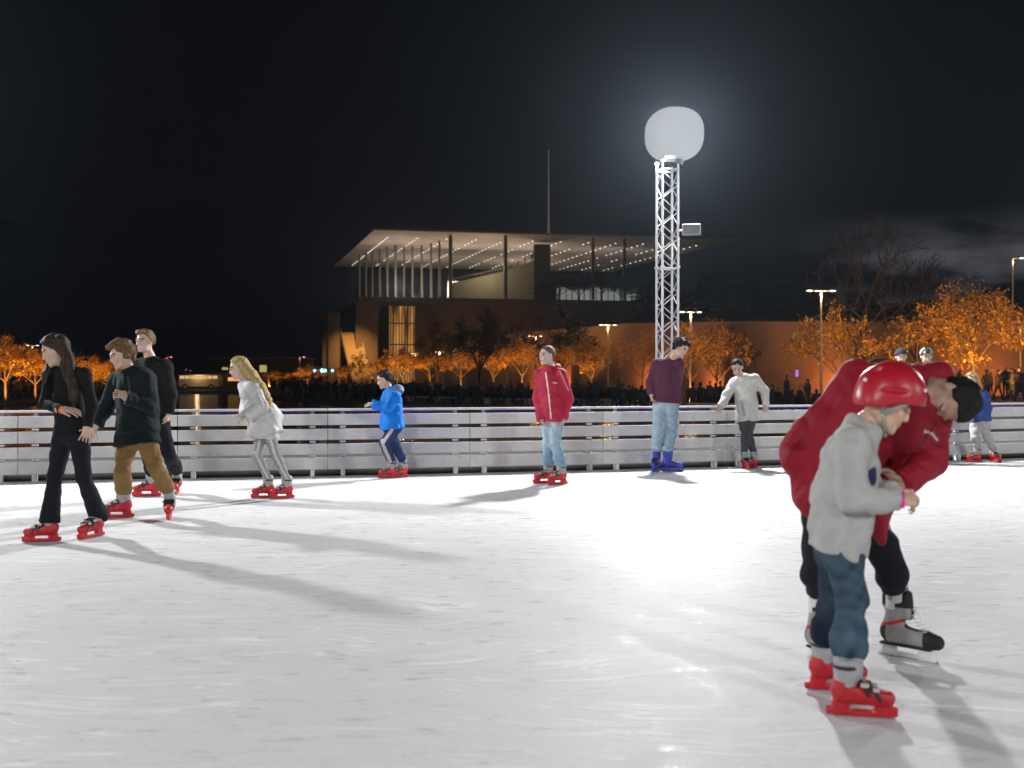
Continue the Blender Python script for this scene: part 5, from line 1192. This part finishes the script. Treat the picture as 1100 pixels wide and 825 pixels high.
# the bending man holding the child
PM,JM,OM,AM=person(dict(label='man in crimson jacket and black trousers bending over the helmeted child', y=4.5, g=1.02, hs=1.0, res=.006,
  skin=(.36,.22,.16), face=('v',(-.66,-.30,-.70),(.70,-.50,-.42)), skate='hockey', brow=(.30,.18,.13), eyes=False,
  j=dict(head=(1019,428,-.12),neck=(990,414,.04),shL=(922,408,.05),shR=(1000,436,.0),elL=(856,490,.02),wrL=(893,540,-.02),elR=(996,492,-.10),wrR=(966,519,-.26),
    hipL=(884,545,.08),hipR=(931,545,.05),knL=(880,612,-.02),anL=(882,668,.05),knR=(957,612,.08),anR=(966,652,.06)),
  footL=(882,713,-70,0,0), footR=(966,707,-42,0,0), handL=dict(palm=(1,0,0),curl=.4,dir=(.6,-.3,-.3)), handR=dict(dir=(-.75,-.1,.75),palm=(-.3,-.1,-.6),curl=.4,thumb=-1),
  hair=dict(col=(.006,.006,.006),col2=(.014,.014,.013),th=.012,rough=.0035,line=.016),
  trousers=dict(col=(.012,.014,.018),e=.010,w=.006,len=.97),anh=.20,
  top=dict(col=(.25,.006,.018),e=.032,hem=.08,w=.0095,wf=38,mat='nylon',name='jacket',collar=True,hood=(998,404,.10,.10,.065),
     caps=[((905,520,.05),(930,440,.05),.17,.17),((930,440,.05),(955,425,.03),.17,.14),((985,440,-.05),(977,484,-.10),.11,.07),((892,470,.05),(882,530,.02),.13,.12),
           ((935,530,-.12),(947,581,-.20),.075,.018),((872,478,.05),(880,520,.03),.06,.05)],
     lines=[(1008,452,985,482,.8,(.05,.005,.01)),(985,482,962,512,.8,(.05,.005,.01)),(903,392,872,432,.9,(.33,.03,.05)),(993,463,1004,467,.9,(.6,.55,.55)),(1002,467,1008,474,.9,(.6,.55,.55))])))

PC,JC,OC,AC=person(dict(label='child in red helmet, light grey top and blue jeans leaning into the bending man', y=3.92, g=.84, hs=.92, res=.0048,
  skin=(.56,.37,.27), face=(-10,-30,0), skate='red', eyes=False,
  j=dict(head=(953,433,0),neck=(929,457,0),shL=(921,474,.12),shR=(914,479,-.12),elL=(934,530,.12),wrL=(962,528,.05),elR=(917,537,-.17),wrR=(964,537,-.20),
    hipL=(896,582,.07),hipR=(904,584,-.06),knL=(898,645,.10),anL=(890,707,.12),knR=(916,648,-.05),anR=(914,705,-.05)),
  footL=(889,743,-4,0,0), footR=(914,771,-12,0,0), fs=.86, hsz=.80, handL=dict(dir=(1,-.1,0),palm=(0,-.3,-1),curl=.9), handR=dict(dir=(1,.0,.06),palm=(0,.7,-.6),curl=.95,thumb=-1),
  hair=dict(col=(.02,.014,.01),th=.006,rough=.002,line=.0),
  trousers=dict(col=(.008,.016,.034),e=.006,w=.008,mat='denim',fade=(.075,.12,.17),fdir=(-.2,-.95,0),bunch=True),
  top=dict(col=(.40,.395,.38),e=.013,hem=.06,w=.009,wf=38,name='jersey',flare=-.018,caps=[((910,500,0),(901,570,0),.094,.104)],capflat=.0,
     marks=[((934,506,-.09),(936,516,-.09),.026,(.03,.03,.10)),((935,527,-.09),(937,529,-.09),.022,(.55,.25,.08))])))

f_,r_,u_=AC; R_=np.array([r_,f_,u_]); hc=JC['head']; s_=.92; at=lambda a,b,d: hc+s_*(a*r_+b*f_+d*u_)
H=Field(hc-.24,hc+.24,.0045)
R2=head_axes_R(-10,-8,0)[[1,0,2]]; h0=hc+np.array([.012,0,.030])
H.ell(h0,np.array([.104,.132,.132]),R2,k=0,cuts=[((0,.04,-1),.030)])
H.ell(h0+np.array([-.06,0,-.03]),np.array([.085,.072,.075]),R2,k=.03,cuts=[((0,.04,-1),.010)])
for q in (-.05,0,.05):
    H.ell(h0+R2[0]*q+R2[1]*.035+R2[2]*.128,np.array([.010,.055,.018]),R2,k=.006,op='s')
    H.ell(h0+R2[0]*q-R2[1]*.075+R2[2]*.10,np.array([.009,.03,.03]),R2,k=.006,op='s')
for q in (-1,1): H.ell(h0+R2[0]*q*.104+R2[2]*.02,np.array([.012,.07,.010]),R2,k=.006,op='s')
H.mesh('helmet',pmat('helmet red shell',(.40,.008,.022),.36,noise=.10,bump=.05,bscale=30),PC,None,(.4,.01,.02),origin=OC)
for q in (-1,1):
    for w_ in ((.095,.0),(.03,-.09)):
        S=MB(); S.sphere(h0+R2[0]*q*(.055 if w_[1] else .05)+R2[1]*(-.108 if w_[1] else .112)+R2[2]*(.045 if w_[1] else .035),(.008,.007,.008),10,6); S.build('trim',M['white_plastic'],PC,smooth=True).location=tuple(-OC)
    S=MB()
    pts=[at(q*.090,-.045,.03),at(q*.084,-.012,-.05),at(q*.045,.045,-.115),at(0,.062,-.122)]
    for a,b in zip(pts[:-1],pts[1:]): S.tube(a,b,.007,n=6)
    S.tube(at(q*.092,.055,.03),pts[1],.007,n=6)
    S.build('chin_strap',M['pole'],PC,smooth=True).location=tuple(-OC)
def band(J,O,par,w,e,col,name,r,off=.0):
    m=MB(); d=unit(J[w]-J[e]); a=J[w]+d*off; m.tube(a-d*.009,a+d*.009,r,n=20); m.build(name,pmat(name,col,.5),par,smooth=False).location=tuple(-O)
band(JC,OC,PC,'wrR','elR',(.75,.03,.35),'wristband',.031,.012)

band(JW,OW,PW,'wrL','elL',(.9,.10,.01),'wristband',.030,.014)

for s_ in list(SKATES.values()):
    for c_ in list(s_.children): bpy.data.objects.remove(c_)
    bpy.data.objects.remove(s_)
